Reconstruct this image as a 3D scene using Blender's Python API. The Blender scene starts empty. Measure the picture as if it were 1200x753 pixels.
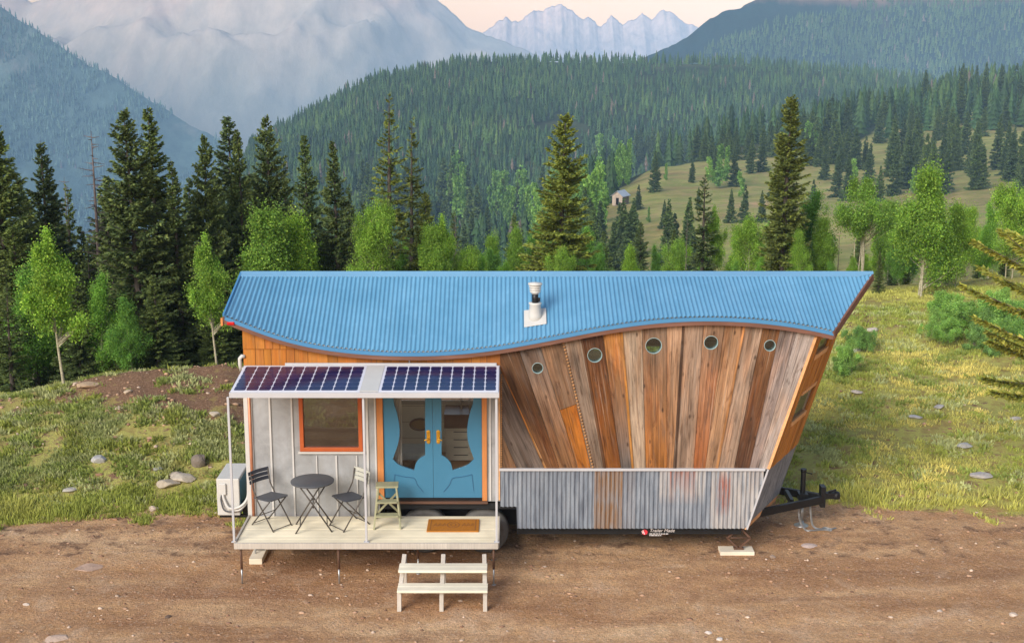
import bpy, bmesh, math, random
import numpy as np
from mathutils import Vector, noise
from mathutils.geometry import tessellate_polygon

random.seed(7)
RAD = math.radians
scene = bpy.context.scene
COL = scene.collection

# ------------------------------------------------------------------ camera
CAM_H, PITCH, FPX = 8.0, RAD(12.0), 1600.0      # metres, radians, focal length in photo pixels (1200 wide)
cam_data = bpy.data.cameras.new('camera')
cam = bpy.data.objects.new('camera', cam_data); COL.objects.link(cam)
cam.location = (0, 0, CAM_H); cam.rotation_euler = (RAD(90) - PITCH, 0, 0)
cam_data.sensor_width = 36.0; cam_data.lens = 36.0 * FPX / 1200.0
cam_data.clip_start = 0.1; cam_data.clip_end = 40000
scene.camera = cam

def at(px, py, Y):
    """(x, z) in metres of a photo measurement on the vertical plane at distance Y."""
    xc = (px - 600.0) / FPX; yc = -(py - 376.5) / FPX
    dy = math.cos(PITCH) + yc * math.sin(PITCH)
    dz = -math.sin(PITCH) + yc * math.cos(PITCH)
    return xc * Y / dy, CAM_H + dz * Y / dy

def xat(px, Y, z):
    d = Y * math.cos(PITCH) + (CAM_H - z) * math.sin(PITCH)
    return (px - 600.0) / FPX * d

# ------------------------------------------------------------------ colours
def S(r, g, b, k=1.0):
    def f(c):
        c /= 255.0
        return c / 12.92 if c <= 0.04045 else ((c + 0.055) / 1.055) ** 2.4
    return (f(r) * k, f(g) * k, f(b) * k, 1.0)

# ------------------------------------------------------------------ tagging
def tag(o, label=None, cat=None, group=None, kind=None):
    if label: o['label'] = label
    if cat: o['category'] = cat
    if group: o['group'] = group
    if kind: o['kind'] = kind
    return o

def empty(name, loc=(0, 0, 0)):
    o = bpy.data.objects.new(name, None); COL.objects.link(o)
    o.location = loc; o.empty_display_size = 0.2
    return o

def root_loc(o):
    v = Vector((0, 0, 0))
    while o is not None:
        v += Vector(o.location); o = o.parent
    return v

def copy_tree(o, parent=None):
    c = o.copy(); COL.objects.link(c)
    if parent: c.parent = parent
    for ch in list(o.children):
        copy_tree(ch, c)
    return c

# ------------------------------------------------------------------ mesh builder
class MB:
    def __init__(s):
        s.v = []; s.f = []; s.m = []; s.c = []; s.uv = []; s.cur = (1, 1, 1, 1); s.mi = 0; s.sm = []; s.smooth = False
    def face(s, pts, uv=None):
        i = len(s.v); s.v += [tuple(p) for p in pts]
        s.f.append(tuple(range(i, i + len(pts)))); s.m.append(s.mi); s.c.append(s.cur); s.uv.append(uv); s.sm.append(s.smooth)
    def idx(s, base, f, uv=None):
        s.f.append(tuple(base + k for k in f)); s.m.append(s.mi); s.c.append(s.cur); s.uv.append(uv); s.sm.append(s.smooth)
    def verts(s, pts):
        b = len(s.v); s.v += [tuple(p) for p in pts]; return b
    def box(s, x0, x1, y0, y1, z0, z1):
        b = s.verts([(x0, y0, z0), (x1, y0, z0), (x1, y1, z0), (x0, y1, z0), (x0, y0, z1), (x1, y0, z1), (x1, y1, z1), (x0, y1, z1)])
        for f in ((0, 3, 2, 1), (4, 5, 6, 7), (0, 1, 5, 4), (1, 2, 6, 5), (2, 3, 7, 6), (3, 0, 4, 7)): s.idx(b, f)
    def hexa(s, P):
        """eight corners in the order of box()"""
        b = s.verts(P)
        for f in ((0, 3, 2, 1), (4, 5, 6, 7), (0, 1, 5, 4), (1, 2, 6, 5), (2, 3, 7, 6), (3, 0, 4, 7)): s.idx(b, f)
    def bar(s, p, q, w, h=None, up=(0, 0, 1)):
        h = h or w
        p = Vector(p); q = Vector(q); d = (q - p).normalized(); up = Vector(up)
        if abs(d.dot(up)) > 0.98: up = Vector((0, 1, 0))
        sx = d.cross(up).normalized(); sy = sx.cross(d).normalized()
        a = sx * w / 2; c = sy * h / 2
        s.hexa([p - a - c, p + a - c, p + a + c, p - a + c, q - a - c, q + a - c, q + a + c, q - a + c])
    def tube(s, pts, r, n=8, cap=True):
        pts = [Vector(p) for p in pts]; rr = r if isinstance(r, (list, tuple)) else [r] * len(pts)
        sm = s.smooth; s.smooth = True
        rings = []
        ref = None
        for i, p in enumerate(pts):
            d = (pts[min(i + 1, len(pts) - 1)] - pts[max(i - 1, 0)]).normalized()
            if ref is None: ref = Vector((0, 0, 1)) if abs(d.z) < 0.9 else Vector((1, 0, 0))
            a = d.cross(ref).normalized(); b = a.cross(d).normalized(); ref = b
            rings.append(s.verts([p + (a * math.cos(t) + b * math.sin(t)) * rr[i] for t in [2 * math.pi * k / n for k in range(n)]]))
        for i in range(len(pts) - 1):
            for k in range(n):
                k2 = (k + 1) % n
                s.f.append((rings[i] + k, rings[i] + k2, rings[i + 1] + k2, rings[i + 1] + k)); s.m.append(s.mi); s.c.append(s.cur); s.uv.append(None); s.sm.append(True)
        s.smooth = False
        if cap:
            s.idx(rings[0], tuple(range(n - 1, -1, -1))); s.idx(rings[-1], tuple(range(n)))
        s.smooth = sm
    def lathe(s, prof, origin=(0, 0, 0), axis='Z', n=24, smooth=True):
        """prof: list of (radius, height along axis)"""
        o = Vector(origin); rings = []
        for r, h in prof:
            ring = []
            for k in range(n):
                t = 2 * math.pi * k / n
                if axis == 'Z': v = Vector((r * math.cos(t), r * math.sin(t), h))
                elif axis == 'Y': v = Vector((r * math.cos(t), h, r * math.sin(t)))
                else: v = Vector((h, r * math.cos(t), r * math.sin(t)))
                ring.append(o + v)
            rings.append(s.verts(ring))
        for i in range(len(prof) - 1):
            for k in range(n):
                k2 = (k + 1) % n
                s.f.append((rings[i] + k, rings[i] + k2, rings[i + 1] + k2, rings[i + 1] + k)); s.m.append(s.mi); s.c.append(s.cur); s.uv.append(None); s.sm.append(smooth)
        if prof[0] == prof[-1]: return
        if prof[0][0] > 1e-5: s.idx(rings[0], tuple(range(n - 1, -1, -1)))
        if prof[-1][0] > 1e-5: s.idx(rings[-1], tuple(range(n)))
    def plate(s, loops, fn, d0, d1, uvfn=None, colfn=None):
        """extruded polygon; loops = [outer, hole, hole...] of (a, b); fn(a, b, d) -> xyz"""
        L = [[Vector((p[0], p[1], 0)) for p in lp] for lp in loops]
        flat = [p for lp in loops for p in lp]
        tris = tessellate_polygon(L)
        b0 = s.verts([fn(p[0], p[1], d0) for p in flat]); b1 = s.verts([fn(p[0], p[1], d1) for p in flat])
        for t in tris:
            uv = [uvfn(*flat[k]) for k in t] if uvfn else None
            s.idx(b0, t, uv); s.idx(b1, tuple(reversed(t)), list(reversed(uv)) if uv else None)
            if colfn: s.c[-2] = [colfn(*flat[k]) for k in t]; s.c[-1] = [colfn(*flat[k]) for k in reversed(t)]
        k0 = 0
        for lp in loops:
            n = len(lp)
            for k in range(n):
                k2 = (k + 1) % n
                f = (b0 + k0 + k, b0 + k0 + k2, b1 + k0 + k2, b1 + k0 + k)
                uv = [uvfn(*lp[k]), uvfn(*lp[k2]), uvfn(*lp[k2]), uvfn(*lp[k])] if uvfn else None
                s.f.append(f); s.m.append(s.mi); s.c.append(s.cur); s.uv.append(uv); s.sm.append(False)
                if colfn: s.c[-1] = [colfn(*lp[k]), colfn(*lp[k2]), colfn(*lp[k2]), colfn(*lp[k])]
            k0 += n
    def build(s, name, mats, parent=None, bevel=0.0, fix=True, local=False):
        me = bpy.data.meshes.new(name)
        off = Vector((0, 0, 0)) if (parent is None or local) else root_loc(parent)
        me.from_pydata([(p[0] - off.x, p[1] - off.y, p[2] - off.z) for p in s.v], [], s.f)
        if not isinstance(mats, (list, tuple)): mats = [mats]
        for m in mats: me.materials.append(m)
        me.polygons.foreach_set('material_index', s.m)
        me.polygons.foreach_set('use_smooth', s.sm)
        ca = me.color_attributes.new('tint', 'FLOAT_COLOR', 'CORNER')
        data = np.ones((len(me.loops), 4), dtype=np.float32)
        uvd = np.zeros((len(me.loops), 2), dtype=np.float32); hasuv = any(u is not None for u in s.uv)
        for p in me.polygons:
            a, n = p.loop_start, p.loop_total
            data[a:a + n] = s.c[p.index]
            if s.uv[p.index] is not None: uvd[a:a + n] = s.uv[p.index]
        ca.data.foreach_set('color', data.ravel())
        if hasuv:
            ul = me.uv_layers.new(name='UVMap'); ul.data.foreach_set('uv', uvd.ravel())
        if fix:
            bm = bmesh.new(); bm.from_mesh(me)
            if fix == 'weld': bmesh.ops.remove_doubles(bm, verts=bm.verts, dist=1e-5)
            bmesh.ops.recalc_face_normals(bm, faces=bm.faces); bm.to_mesh(me); bm.free()
        me.update()
        o = bpy.data.objects.new(name, me); COL.objects.link(o)
        if parent is not None: o.parent = parent
        if bevel:
            md = o.modifiers.new('bevel', 'BEVEL'); md.width = bevel; md.segments = 2; md.limit_method = 'ANGLE'; md.angle_limit = RAD(40)
        return o

def np_mesh(name, V, F, mat, colors=None, parent=None, smooth=False, uv=None):
    """V (n,3), F (m,3|4) -> one mesh object; colors per vertex (n,4)"""
    me = bpy.data.meshes.new(name)
    V = np.asarray(V, dtype=np.float32); F = np.asarray(F, dtype=np.int32)
    n = F.shape[1]
    me.vertices.add(len(V)); me.vertices.foreach_set('co', V.ravel())
    me.loops.add(F.size); me.loops.foreach_set('vertex_index', F.ravel())
    me.polygons.add(len(F))
    me.polygons.foreach_set('loop_start', np.arange(0, F.size, n, dtype=np.int32))
    me.polygons.foreach_set('loop_total', np.full(len(F), n, dtype=np.int32))
    if smooth: me.polygons.foreach_set('use_smooth', np.ones(len(F), dtype=bool))
    me.update(calc_edges=True)
    if colors is not None:
        ca = me.color_attributes.new('tint', 'FLOAT_COLOR', 'POINT')
        ca.data.foreach_set('color', np.asarray(colors, dtype=np.float32).ravel())
    me.materials.append(mat); me.validate()
    o = bpy.data.objects.new(name, me); COL.objects.link(o)
    if parent is not None: o.parent = parent
    return o

# ------------------------------------------------------------------ material helper
class NT:
    def __init__(s, name):
        s.mat = bpy.data.materials.new(name); s.mat.use_nodes = True
        s.t = s.mat.node_tree; s.n = s.t.nodes; s.bsdf = s.n['Principled BSDF']; s.out = s.n['Material Output']
    def new(s, typ, **kw):
        nd = s.n.new(typ)
        for k, v in kw.items():
            if k.startswith('i_'):
                nd.inputs[k[2:].replace('_', ' ')].default_value = v
            else: setattr(nd, k, v)
        return nd
    def link(s, a, b): s.t.links.new(a, b)
    def coord(s, kind='Object', scale=(1, 1, 1), rot=(0, 0, 0)):
        if kind == 'World':
            g = s.new('ShaderNodeNewGeometry'); src = g.outputs['Position']
        else:
            tc = s.new('ShaderNodeTexCoord'); src = tc.outputs[kind]
        mp = s.new('ShaderNodeMapping'); mp.inputs['Scale'].default_value = scale; mp.inputs['Rotation'].default_value = rot
        s.link(src, mp.inputs['Vector']); return mp.outputs['Vector']
    def noise(s, vec, scale, detail=4, rough=0.55, dist=0.0):
        nd = s.new('ShaderNodeTexNoise'); nd.inputs['Scale'].default_value = scale; nd.inputs['Detail'].default_value = detail
        nd.inputs['Roughness'].default_value = rough; nd.inputs['Distortion'].default_value = dist
        s.link(vec, nd.inputs['Vector']); return nd.outputs['Fac']
    def ramp(s, fac, stops, interp='LINEAR'):
        r = s.new('ShaderNodeValToRGB'); r.color_ramp.interpolation = interp
        e = r.color_ramp.elements
        while len(e) < len(stops): e.new(0.5)
        for k, (p, c) in enumerate(stops):
            e[k].position = p; e[k].color = c if len(c) == 4 else (*c, 1)
        s.link(fac, r.inputs['Fac']); return r.outputs['Color']
    def val(s, fac, a, b, c=0.0, d=1.0):
        m = s.new('ShaderNodeMapRange'); m.inputs[1].default_value = a; m.inputs[2].default_value = b; m.inputs[3].default_value = c; m.inputs[4].default_value = d
        s.link(fac, m.inputs[0]); return m.outputs[0]
    def math(s, op, a, b=None):
        m = s.new('ShaderNodeMath', operation=op)
        for k, x in enumerate((a, b)):
            if x is None: continue
            if isinstance(x, (int, float)): m.inputs[k].default_value = x
            else: s.link(x, m.inputs[k])
        return m.outputs[0]
    def mix(s, fac, a, b, mode='MIX'):
        m = s.new('ShaderNodeMix', data_type='RGBA', blend_type=mode)
        for sock, x in ((m.inputs[0], fac), (m.inputs[6], a), (m.inputs[7], b)):
            if isinstance(x, (int, float)): sock.default_value = x
            elif isinstance(x, tuple): sock.default_value = x if len(x) == 4 else (*x, 1)
            else: s.link(x, sock)
        return m.outputs[2]
    def attr(s, name='tint'):
        a = s.new('ShaderNodeAttribute', attribute_name=name); return a.outputs['Color']
    def bump(s, h, strength=0.3, dist=0.01):
        b = s.new('ShaderNodeBump'); b.inputs['Strength'].default_value = strength; b.inputs['Distance'].default_value = dist
        s.link(h, b.inputs['Height']); s.link(b.outputs['Normal'], s.bsdf.inputs['Normal'])
    def base(s, c):
        if isinstance(c, tuple): s.bsdf.inputs['Base Color'].default_value = c if len(c) == 4 else (*c, 1)
        else: s.link(c, s.bsdf.inputs['Base Color'])
    def rough(s, r):
        if isinstance(r, (int, float)): s.bsdf.inputs['Roughness'].default_value = r
        else: s.link(r, s.bsdf.inputs['Roughness'])
    def metal(s, m): s.bsdf.inputs['Metallic'].default_value = m
    def spec(s, m): s.bsdf.inputs['Specular IOR Level'].default_value = m

def simple(name, col, rough=0.6, metal=0.0, var=0.12, scale=6.0, bump=0.0, bscale=40.0, spec=0.4, coord='Object'):
    """painted / plain surface with wear-like tone variation"""
    t = NT(name); v = t.coord(coord)
    n = t.noise(v, scale, 5, 0.6)
    k = t.val(n, 0.25, 0.75, 1 - var, 1 + var)
    mul = t.new('ShaderNodeVectorMath', operation='SCALE'); mul.inputs[0].default_value = col[:3]; t.link(k, mul.inputs['Scale'])
    t.base(mul.outputs[0]); t.rough(rough); t.metal(metal); t.spec(spec)
    if bump: t.bump(t.noise(v, bscale, 4, 0.6), bump, 0.01)
    return t.mat
# ------------------------------------------------------------------ materials
M = {}
M['white'] = simple('white_paint', S(196, 194, 188), 0.45, var=0.05)
M['alu'] = simple('white_aluminium', S(184, 184, 186), 0.35, var=0.05, scale=3)
M['grey_paint'] = simple('charcoal_paint', S(78, 80, 84), 0.5, var=0.12)
M['dark_paint'] = simple('dark_slate_paint', S(58, 62, 72), 0.45, var=0.12)
M['lit_slat'] = simple('lit_slat_grey', S(176, 176, 164), 0.5, var=0.1)  # grey chair slats, with the light falling on them put into the colour
M['leg_metal'] = simple('chair_tube_metal', S(84, 78, 72), 0.4, metal=0.3, var=0.15)
M['black'] = simple('black_steel', S(18, 18, 20), 0.45, var=0.25, scale=9)
M['void'] = simple('underbody_black', S(22, 21, 21), 0.8, var=0.2)
M['rubber'] = simple('tyre_rubber', S(88, 86, 83), 0.8, var=0.2, scale=14)
M['rim'] = simple('wheel_rim_steel', S(170, 178, 190), 0.35, metal=0.5, var=0.1)
M['zinc'] = simple('zinc_steel', S(170, 172, 172), 0.35, metal=0.7, var=0.15, scale=20)
M['rusty_leg'] = simple('rusty_steel', S(92, 66, 50), 0.7, var=0.3, scale=30)
M['orange_frame'] = simple('orange_painted_frame', S(182, 90, 44), 0.45, var=0.08)
M['door_blue'] = simple('blue_door_paint', S(62, 118, 148), 0.4, var=0.05, scale=2.5)
M['door_groove'] = simple('blue_groove_shade', S(48, 96, 130), 0.45, var=0.05)  # darker blue carries the shade of the carved grooves
M['brass'] = simple('brass', S(214, 160, 52), 0.3, metal=0.6, var=0.12, scale=20)
M['cream_paint'] = simple('cream_interior', S(226, 218, 200), 0.6, var=0.05)
M['step_ladder'] = simple('faded_green_paint', S(152, 150, 118), 0.65, var=0.18, scale=14)
M['teal_fin'] = simple('condenser_fins', S(70, 128, 150), 0.4, metal=0.3, var=0.1)
M['liner'] = simple('porthole_liner', S(150, 178, 178), 0.4, var=0.1)
M['red_lens'] = simple('red_lens', S(190, 30, 34), 0.25, var=0.05)
M['sticker_red'] = simple('sticker_red', S(214, 60, 72), 0.4, var=0.05)
M['sticker_white'] = simple('sticker_white', S(235, 228, 226), 0.45, var=0.03)
M['copper'] = simple('copper_pipe', S(196, 132, 100), 0.4, metal=0.3, var=0.15, scale=10)
M['curtain'] = simple('grey_curtain', S(172, 170, 166), 0.8, var=0.08)
M['quilt'] = simple('pale_quilt', S(188, 196, 188), 0.8, var=0.14, scale=12)
M['floral'] = simple('dark_floral_cloth', S(120, 104, 78), 0.85, var=0.5, scale=22)
M['wicker'] = simple('wicker', S(146, 116, 70), 0.8, var=0.25, scale=60)
M['counter'] = simple('red_brown_counter', S(92, 58, 44), 0.35, var=0.2, scale=9)
M['int_floor'] = simple('brown_floorboards', S(168, 128, 92), 0.5, var=0.2, scale=7)

def wood(name, col, gscale=(1.2, 30, 30), var=0.3, rough=0.75, bump=0.25):
    t = NT(name); v = t.coord('Object', gscale)
    n = t.noise(v, 2.2, 6, 0.65, 0.6); v2 = t.coord('Object', (1, 1, 1)); n2 = t.noise(v2, 1.6, 3)
    k = t.math('MULTIPLY', t.val(n, 0.3, 0.7, 1 - var, 1 + var), t.val(n2, 0.3, 0.7, 0.85, 1.15))
    sc = t.new('ShaderNodeVectorMath', operation='SCALE'); sc.inputs[0].default_value = col[:3]; t.link(k, sc.inputs['Scale'])
    t.base(sc.outputs[0]); t.rough(rough); t.spec(0.25); t.bump(n, bump, 0.006)
    return t.mat
M['deck_wood'] = wood('cream_deck_boards', S(238, 226, 196), (0.5, 22, 22), 0.06, 0.6, 0.15)
M['step_wood'] = wood('cream_step_boards', S(226, 218, 196), (0.5, 22, 22), 0.06, 0.6, 0.15)
M['step_leg'] = wood('grey_white_stringer', S(184, 176, 164), (20, 20, 0.8), 0.14, 0.65, 0.15)
M['fascia'] = wood('brown_fascia_wood', S(116, 82, 68), (0.6, 30, 30), 0.22)
M['trim_wood'] = wood('orange_door_trim', S(196, 128, 74), (30, 30, 0.8), 0.15)
M['edge_wood'] = wood('prow_edge_board', S(216, 164, 114), (8, 8, 8), 0.2)
M['block_wood'] = wood('pale_lumber', S(222, 210, 188), (1, 20, 20), 0.1)
M['sill_wood'] = wood('dark_threshold', S(96, 70, 56), (0.8, 20, 20), 0.25)
M['shed_wood'] = wood('weathered_shed_boards', S(120, 106, 94), (6, 6, 0.6), 0.3)
M['shed_front'] = wood('pale_shed_front', S(176, 158, 142), (6, 6, 0.6), 0.25)  # front boards paler than the other walls
M['shed_roof'] = simple('grey_tin_roof', S(170, 178, 186), 0.4, metal=0.3, var=0.12, scale=1.2)

# cedar boards / shingles / reclaimed planks: own tint per board, grain along v of the UVs
def board_mat(name, grain=0.45, knots=True, stain=0.35, gu=46, gv=1.3):
    t = NT(name)
    tc = t.new('ShaderNodeTexCoord'); uv = tc.outputs['UV']
    def mp(su, sv):
        m = t.new('ShaderNodeMapping'); m.inputs['Scale'].default_value = (su, sv, 1); t.link(uv, m.inputs['Vector']); return m.outputs['Vector']
    g1 = t.noise(mp(gu, gv), 1.0, 6, 0.7, 0.8)
    g2 = t.noise(mp(gu * 3, gv * 2.2), 1.0, 3, 0.6)
    big = t.noise(mp(4.5, 0.9), 1.0, 4, 0.6, 0.5)
    k = t.math('MULTIPLY', t.val(g1, 0.28, 0.72, 1 - grain, 1 + grain * 0.8), t.val(g2, 0.25, 0.75, 0.86, 1.12))
    k = t.math('MULTIPLY', k, t.val(big, 0.3, 0.7, 1 - stain, 1 + stain * 0.7))
    col = t.attr()
    # weathered grey and warm orange patches of the boards themselves
    warm = t.noise(mp(6, 0.7), 1.3, 3, 0.5, 0.3)
    c2 = t.mix(t.val(warm, 0.5, 0.7, 0, 0.5), col, t.mix(1.0, col, (1.2, 0.86, 0.6, 1), 'MULTIPLY'))
    grey = t.noise(mp(9, 1.1), 1.7, 3, 0.5, 0.3)
    c3 = t.mix(t.val(grey, 0.56, 0.72, 0, 0.45), c2, (0.16, 0.13, 0.115, 1))
    bl = t.noise(mp(14, 2.4), 1.0, 5, 0.7, 0.8); c3 = t.mix(t.val(bl, 0.55, 0.68, 0, 0.75 if knots else 0.2), c3, t.mix(1.0, c3, (0.38, 0.3, 0.26, 1), 'MULTIPLY'))
    if knots:
        stk = t.noise(mp(26, 0.45), 1.3, 4, 0.6, 0.4); c3 = t.mix(t.val(stk, 0.55, 0.66, 0, 0.7), c3, t.mix(1.0, c3, (0.42, 0.34, 0.29, 1), 'MULTIPLY'))
        pls = t.noise(mp(34, 0.8), 0.9, 4, 0.6, 0.3); c3 = t.mix(t.val(pls, 0.58, 0.7, 0, 0.5), c3, (0.46, 0.38, 0.30, 1))
    fin = t.new('ShaderNodeVectorMath', operation='SCALE'); t.link(c3, fin.inputs[0]); t.link(k, fin.inputs['Scale'])
    c = fin.outputs[0]
    if knots:
        vo = t.new('ShaderNodeTexVoronoi', feature='F1'); vo.inputs['Scale'].default_value = 1.0; vo.inputs['Randomness'].default_value = 1.0
        t.link(mp(6.5, 2.9), vo.inputs['Vector'])
        kn = t.val(vo.outputs['Distance'], 0.05, 0.15, 0.85, 0.0)
        c = t.mix(kn, c, (0.055, 0.032, 0.02, 1))
    c = t.mix(1.0, c, (0.8, 0.76, 0.72, 1), 'MULTIPLY'); t.base(c); t.rough(0.8); t.spec(0.2); t.bump(g1, 0.5, 0.008)
    return t.mat
M['planks'] = board_mat('reclaimed_planks', 0.55, True, 0.5)
M['shingle'] = board_mat('cedar_shingles', 0.2, False, 0.18, 30, 1.0)
M['cedar'] = board_mat('cedar_boards', 0.3, False, 0.2, 30, 0.8)

# grey zinc sheet wall panels
t = NT('grey_wall_panel'); v = t.coord('Object', (1, 1, 1))
n = t.noise(v, 3.0, 6, 0.65, 0.4); n2 = t.noise(t.coord('Object', (14, 14, 1.2)), 1.5, 4, 0.6)
c = t.ramp(n, [(0.3, S(136, 138, 138)), (0.5, S(156, 158, 160)), (0.7, S(172, 175, 178))])
c = t.mix(t.val(n2, 0.45, 0.75, 0, 0.35), c, S(150, 146, 138))
t.base(c); t.rough(0.5); t.metal(0.15); t.bump(n, 0.1, 0.01); M['panel'] = t.mat
M['batten'] = simple('pale_batten', S(198, 196, 192), 0.5, var=0.08, scale=4)

# blue roof steel
t = NT('blue_roof_steel'); v = t.coord('Object')
n = t.noise(v, 1.3, 5, 0.6); n2 = t.noise(v, 9.0, 4, 0.6)
c = t.ramp(n, [(0.3, S(86, 140, 172)), (0.7, S(100, 154, 186))])
c = t.mix(t.val(n2, 0.55, 0.8, 0, 0.25), c, S(134, 186, 216))
st = t.noise(t.coord('Object', (5.5, 0.5, 0.5)), 1.4, 5, 0.65, 0.2); c = t.mix(t.val(st, 0.5, 0.75, 0, 0.2), c, S(130, 168, 192)); c = t.mix(t.val(st, 0.5, 0.28, 0, 0.15), c, S(80, 124, 158))
t.base(c); t.rough(t.val(n2, 0.3, 0.7, 0.32, 0.5)); t.spec(0.5); M['roof'] = t.mat
M['roof_flash'] = simple('blue_flashing', S(106, 152, 184), 0.4, var=0.05, scale=2)
M['roof_drip'] = simple('blue_drip_edge', S(72, 130, 172), 0.45, var=0.05, scale=2)

# galvanised corrugated skirt with rust
t = NT('galvanised_skirt'); v = t.coord('Object')
n = t.noise(t.coord('Object', (9, 9, 1.1)), 1.4, 6, 0.65, 0.3); n2 = t.noise(v, 2.5, 5, 0.6); spk = t.noise(v, 38, 3, 0.6)
c = t.ramp(n, [(0.28, S(84, 94, 108)), (0.48, S(124, 134, 146)), (0.74, S(160, 170, 180))])
c = t.mix(t.val(n2, 0.5, 0.72, 0, 0.5), c, S(150, 156, 164))
c = t.mix(t.val(spk, 0.55, 0.75, 0, 0.3), c, S(104, 106, 110))
# rust tint is carried per sheet by the colour attribute's red channel, broken up by streaks
a = t.new('ShaderNodeAttribute', attribute_name='tint'); sep = t.new('ShaderNodeSeparateColor'); t.link(a.outputs['Color'], sep.inputs[0])
st = t.noise(t.coord('Object', (26, 26, 1.6)), 1.0, 5, 0.7, 0.2)
rust = t.math('MULTIPLY', t.math('MULTIPLY', sep.outputs[0], t.val(st, 0.32, 0.62, 0.15, 0.95)), t.val(n2, 0.4, 0.65, 1.0, 0.65))
c = t.mix(rust, c, t.ramp(st, [(0.3, S(154, 134, 108)), (0.5, S(140, 106, 72)), (0.75, S(104, 74, 50))]))
pale = t.math('MULTIPLY', sep.outputs[1], t.val(st, 0.35, 0.6, 0.0, 0.9))
c = t.mix(pale, c, S(214, 204, 192))
redc = t.math('MULTIPLY', sep.outputs[2], t.val(st, 0.4, 0.58, 0.0, 0.9))
c = t.mix(redc, c, S(150, 70, 44))
t.base(c); t.rough(0.48); t.metal(0.25); t.bump(spk, 0.08, 0.004); M['skirt'] = t.mat

# solar cells
t = NT('solar_cells'); v = t.coord('Object'); n = t.noise(v, 3, 3)
t.base(t.ramp(n, [(0.3, S(22, 26, 66)), (0.7, S(32, 36, 84))])); t.rough(0.18); t.spec(0.6); M['cell'] = t.mat
M['backsheet'] = simple('panel_backsheet', S(214, 214, 222), 0.3, var=0.03)

# window glass: clear sheet with a mirror part
def glass(name, tint, f0=0.1, f1=0.55):
    t = NT(name); t.n.remove(t.bsdf)
    tr = t.new('ShaderNodeBsdfTransparent'); tr.inputs['Color'].default_value = tint
    gl = t.new('ShaderNodeBsdfGlossy'); gl.inputs['Roughness'].default_value = 0.02
    lw = t.new('ShaderNodeLayerWeight'); lw.inputs['Blend'].default_value = 0.35
    k = t.val(lw.outputs['Fresnel'], 0, 1, f0, f1)
    mx = t.new('ShaderNodeMixShader'); t.link(k, mx.inputs[0]); t.link(tr.outputs[0], mx.inputs[1]); t.link(gl.outputs[0], mx.inputs[2])
    t.link(mx.outputs[0], t.out.inputs['Surface']); return t.mat
M['glass'] = glass('clear_glass', (0.97, 0.98, 0.97, 1), 0.03, 0.3)
M['porthole_glass'] = glass('porthole_glass', (0.5, 0.62, 0.58, 1), 0.1, 0.6)
M['dark_glass'] = glass('tinted_glass', (0.5, 0.5, 0.43, 1), 0.2, 0.7)

# coir mat
t = NT('coir_mat'); v = t.coord('Object'); n = t.noise(v, 120, 3, 0.7)
t.base(t.ramp(n, [(0.3, S(150, 92, 32)), (0.7, S(196, 132, 58))])); t.rough(0.95); t.spec(0.05); t.bump(n, 0.6, 0.01); M['coir'] = t.mat
M['coir_dark'] = simple('coir_dark_pattern', S(140, 88, 36), 0.95, var=0.2, scale=80)

# interior boards
t = NT('shiplap_interior'); v = t.coord('Object')
w = t.new('ShaderNodeTexWave', wave_type='BANDS', bands_direction='Z', wave_profile='SAW'); w.inputs['Scale'].default_value = 1.1; t.link(v, w.inputs['Vector'])
line = t.val(w.outputs['Fac'], 0.0, 0.06, 0.0, 1.0)
t.base(t.mix(line, S(176, 166, 148), S(244, 240, 228))); t.rough(0.6); t.bump(line, 0.4, 0.01); M['shiplap'] = t.mat

# ground: packed dirt pad with wheel-worn bands and grass verge, far slopes of dry meadow and forest floor
t = NT('ground_soil'); v = t.coord('World'); vx = t.coord('World', (0.22, 1.0, 1.0))
n1 = t.noise(vx, 0.9, 6, 0.62, 0.3); n2 = t.noise(v, 3.0, 6, 0.65); n3 = t.noise(v, 26, 5, 0.7); n4 = t.noise(t.coord('World', (0.12, 1.3, 1)), 1.3, 5, 0.6, 0.5); peb = t.noise(v, 90, 2, 0.6)
dirt = t.ramp(n1, [(0.28, S(148, 106, 72)), (0.42, S(184, 140, 98)), (0.56, S(206, 164, 120)), (0.74, S(228, 194, 152))])
dirt = t.mix(t.val(n2, 0.4, 0.7, 0, 0.55), dirt, S(172, 134, 106))
dirt = t.mix(t.val(n4, 0.54, 0.7, 0, 0.7), dirt, S(138, 98, 72))
mm_ = t.noise(v, 1.1, 5, 0.6, 0.8); dirt = t.mix(t.val(mm_, 0.5, 0.68, 0, 0.55), dirt, S(150, 108, 78)); dirt = t.mix(t.val(mm_, 0.46, 0.3, 0, 0.4), dirt, S(224, 196, 168))
dirt = t.mix(t.val(n3, 0.5, 0.75, 0, 0.45), dirt, S(206, 176, 150))
vo = t.new('ShaderNodeTexVoronoi', feature='F1'); vo.inputs['Scale'].default_value = 30; t.link(v, vo.inputs['Vector']); vs_ = t.new('ShaderNodeSeparateColor'); t.link(vo.outputs['Color'], vs_.inputs[0])
vo2 = t.new('ShaderNodeTexVoronoi', feature='F1'); vo2.inputs['Scale'].default_value = 75; t.link(v, vo2.inputs['Vector']); vs2 = t.new('ShaderNodeSeparateColor'); t.link(vo2.outputs['Color'], vs2.inputs[0])
gk = t.math('MULTIPLY', t.val(vs_.outputs[0], 0, 1, 0.86, 1.14), t.val(vs2.outputs[0], 0, 1, 0.8, 1.2)); gs = t.new('ShaderNodeVectorMath', operation='SCALE'); t.link(dirt, gs.inputs[0]); t.link(gk, gs.inputs['Scale']); dirt = gs.outputs[0]
dirt = t.mix(t.val(vs_.outputs[1], 0.9, 0.97, 0, 0.35), dirt, S(208, 186, 162))
dirt = t.mix(t.val(peb, 0.62, 0.72, 0, 0.5), dirt, S(216, 194, 172))
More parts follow.
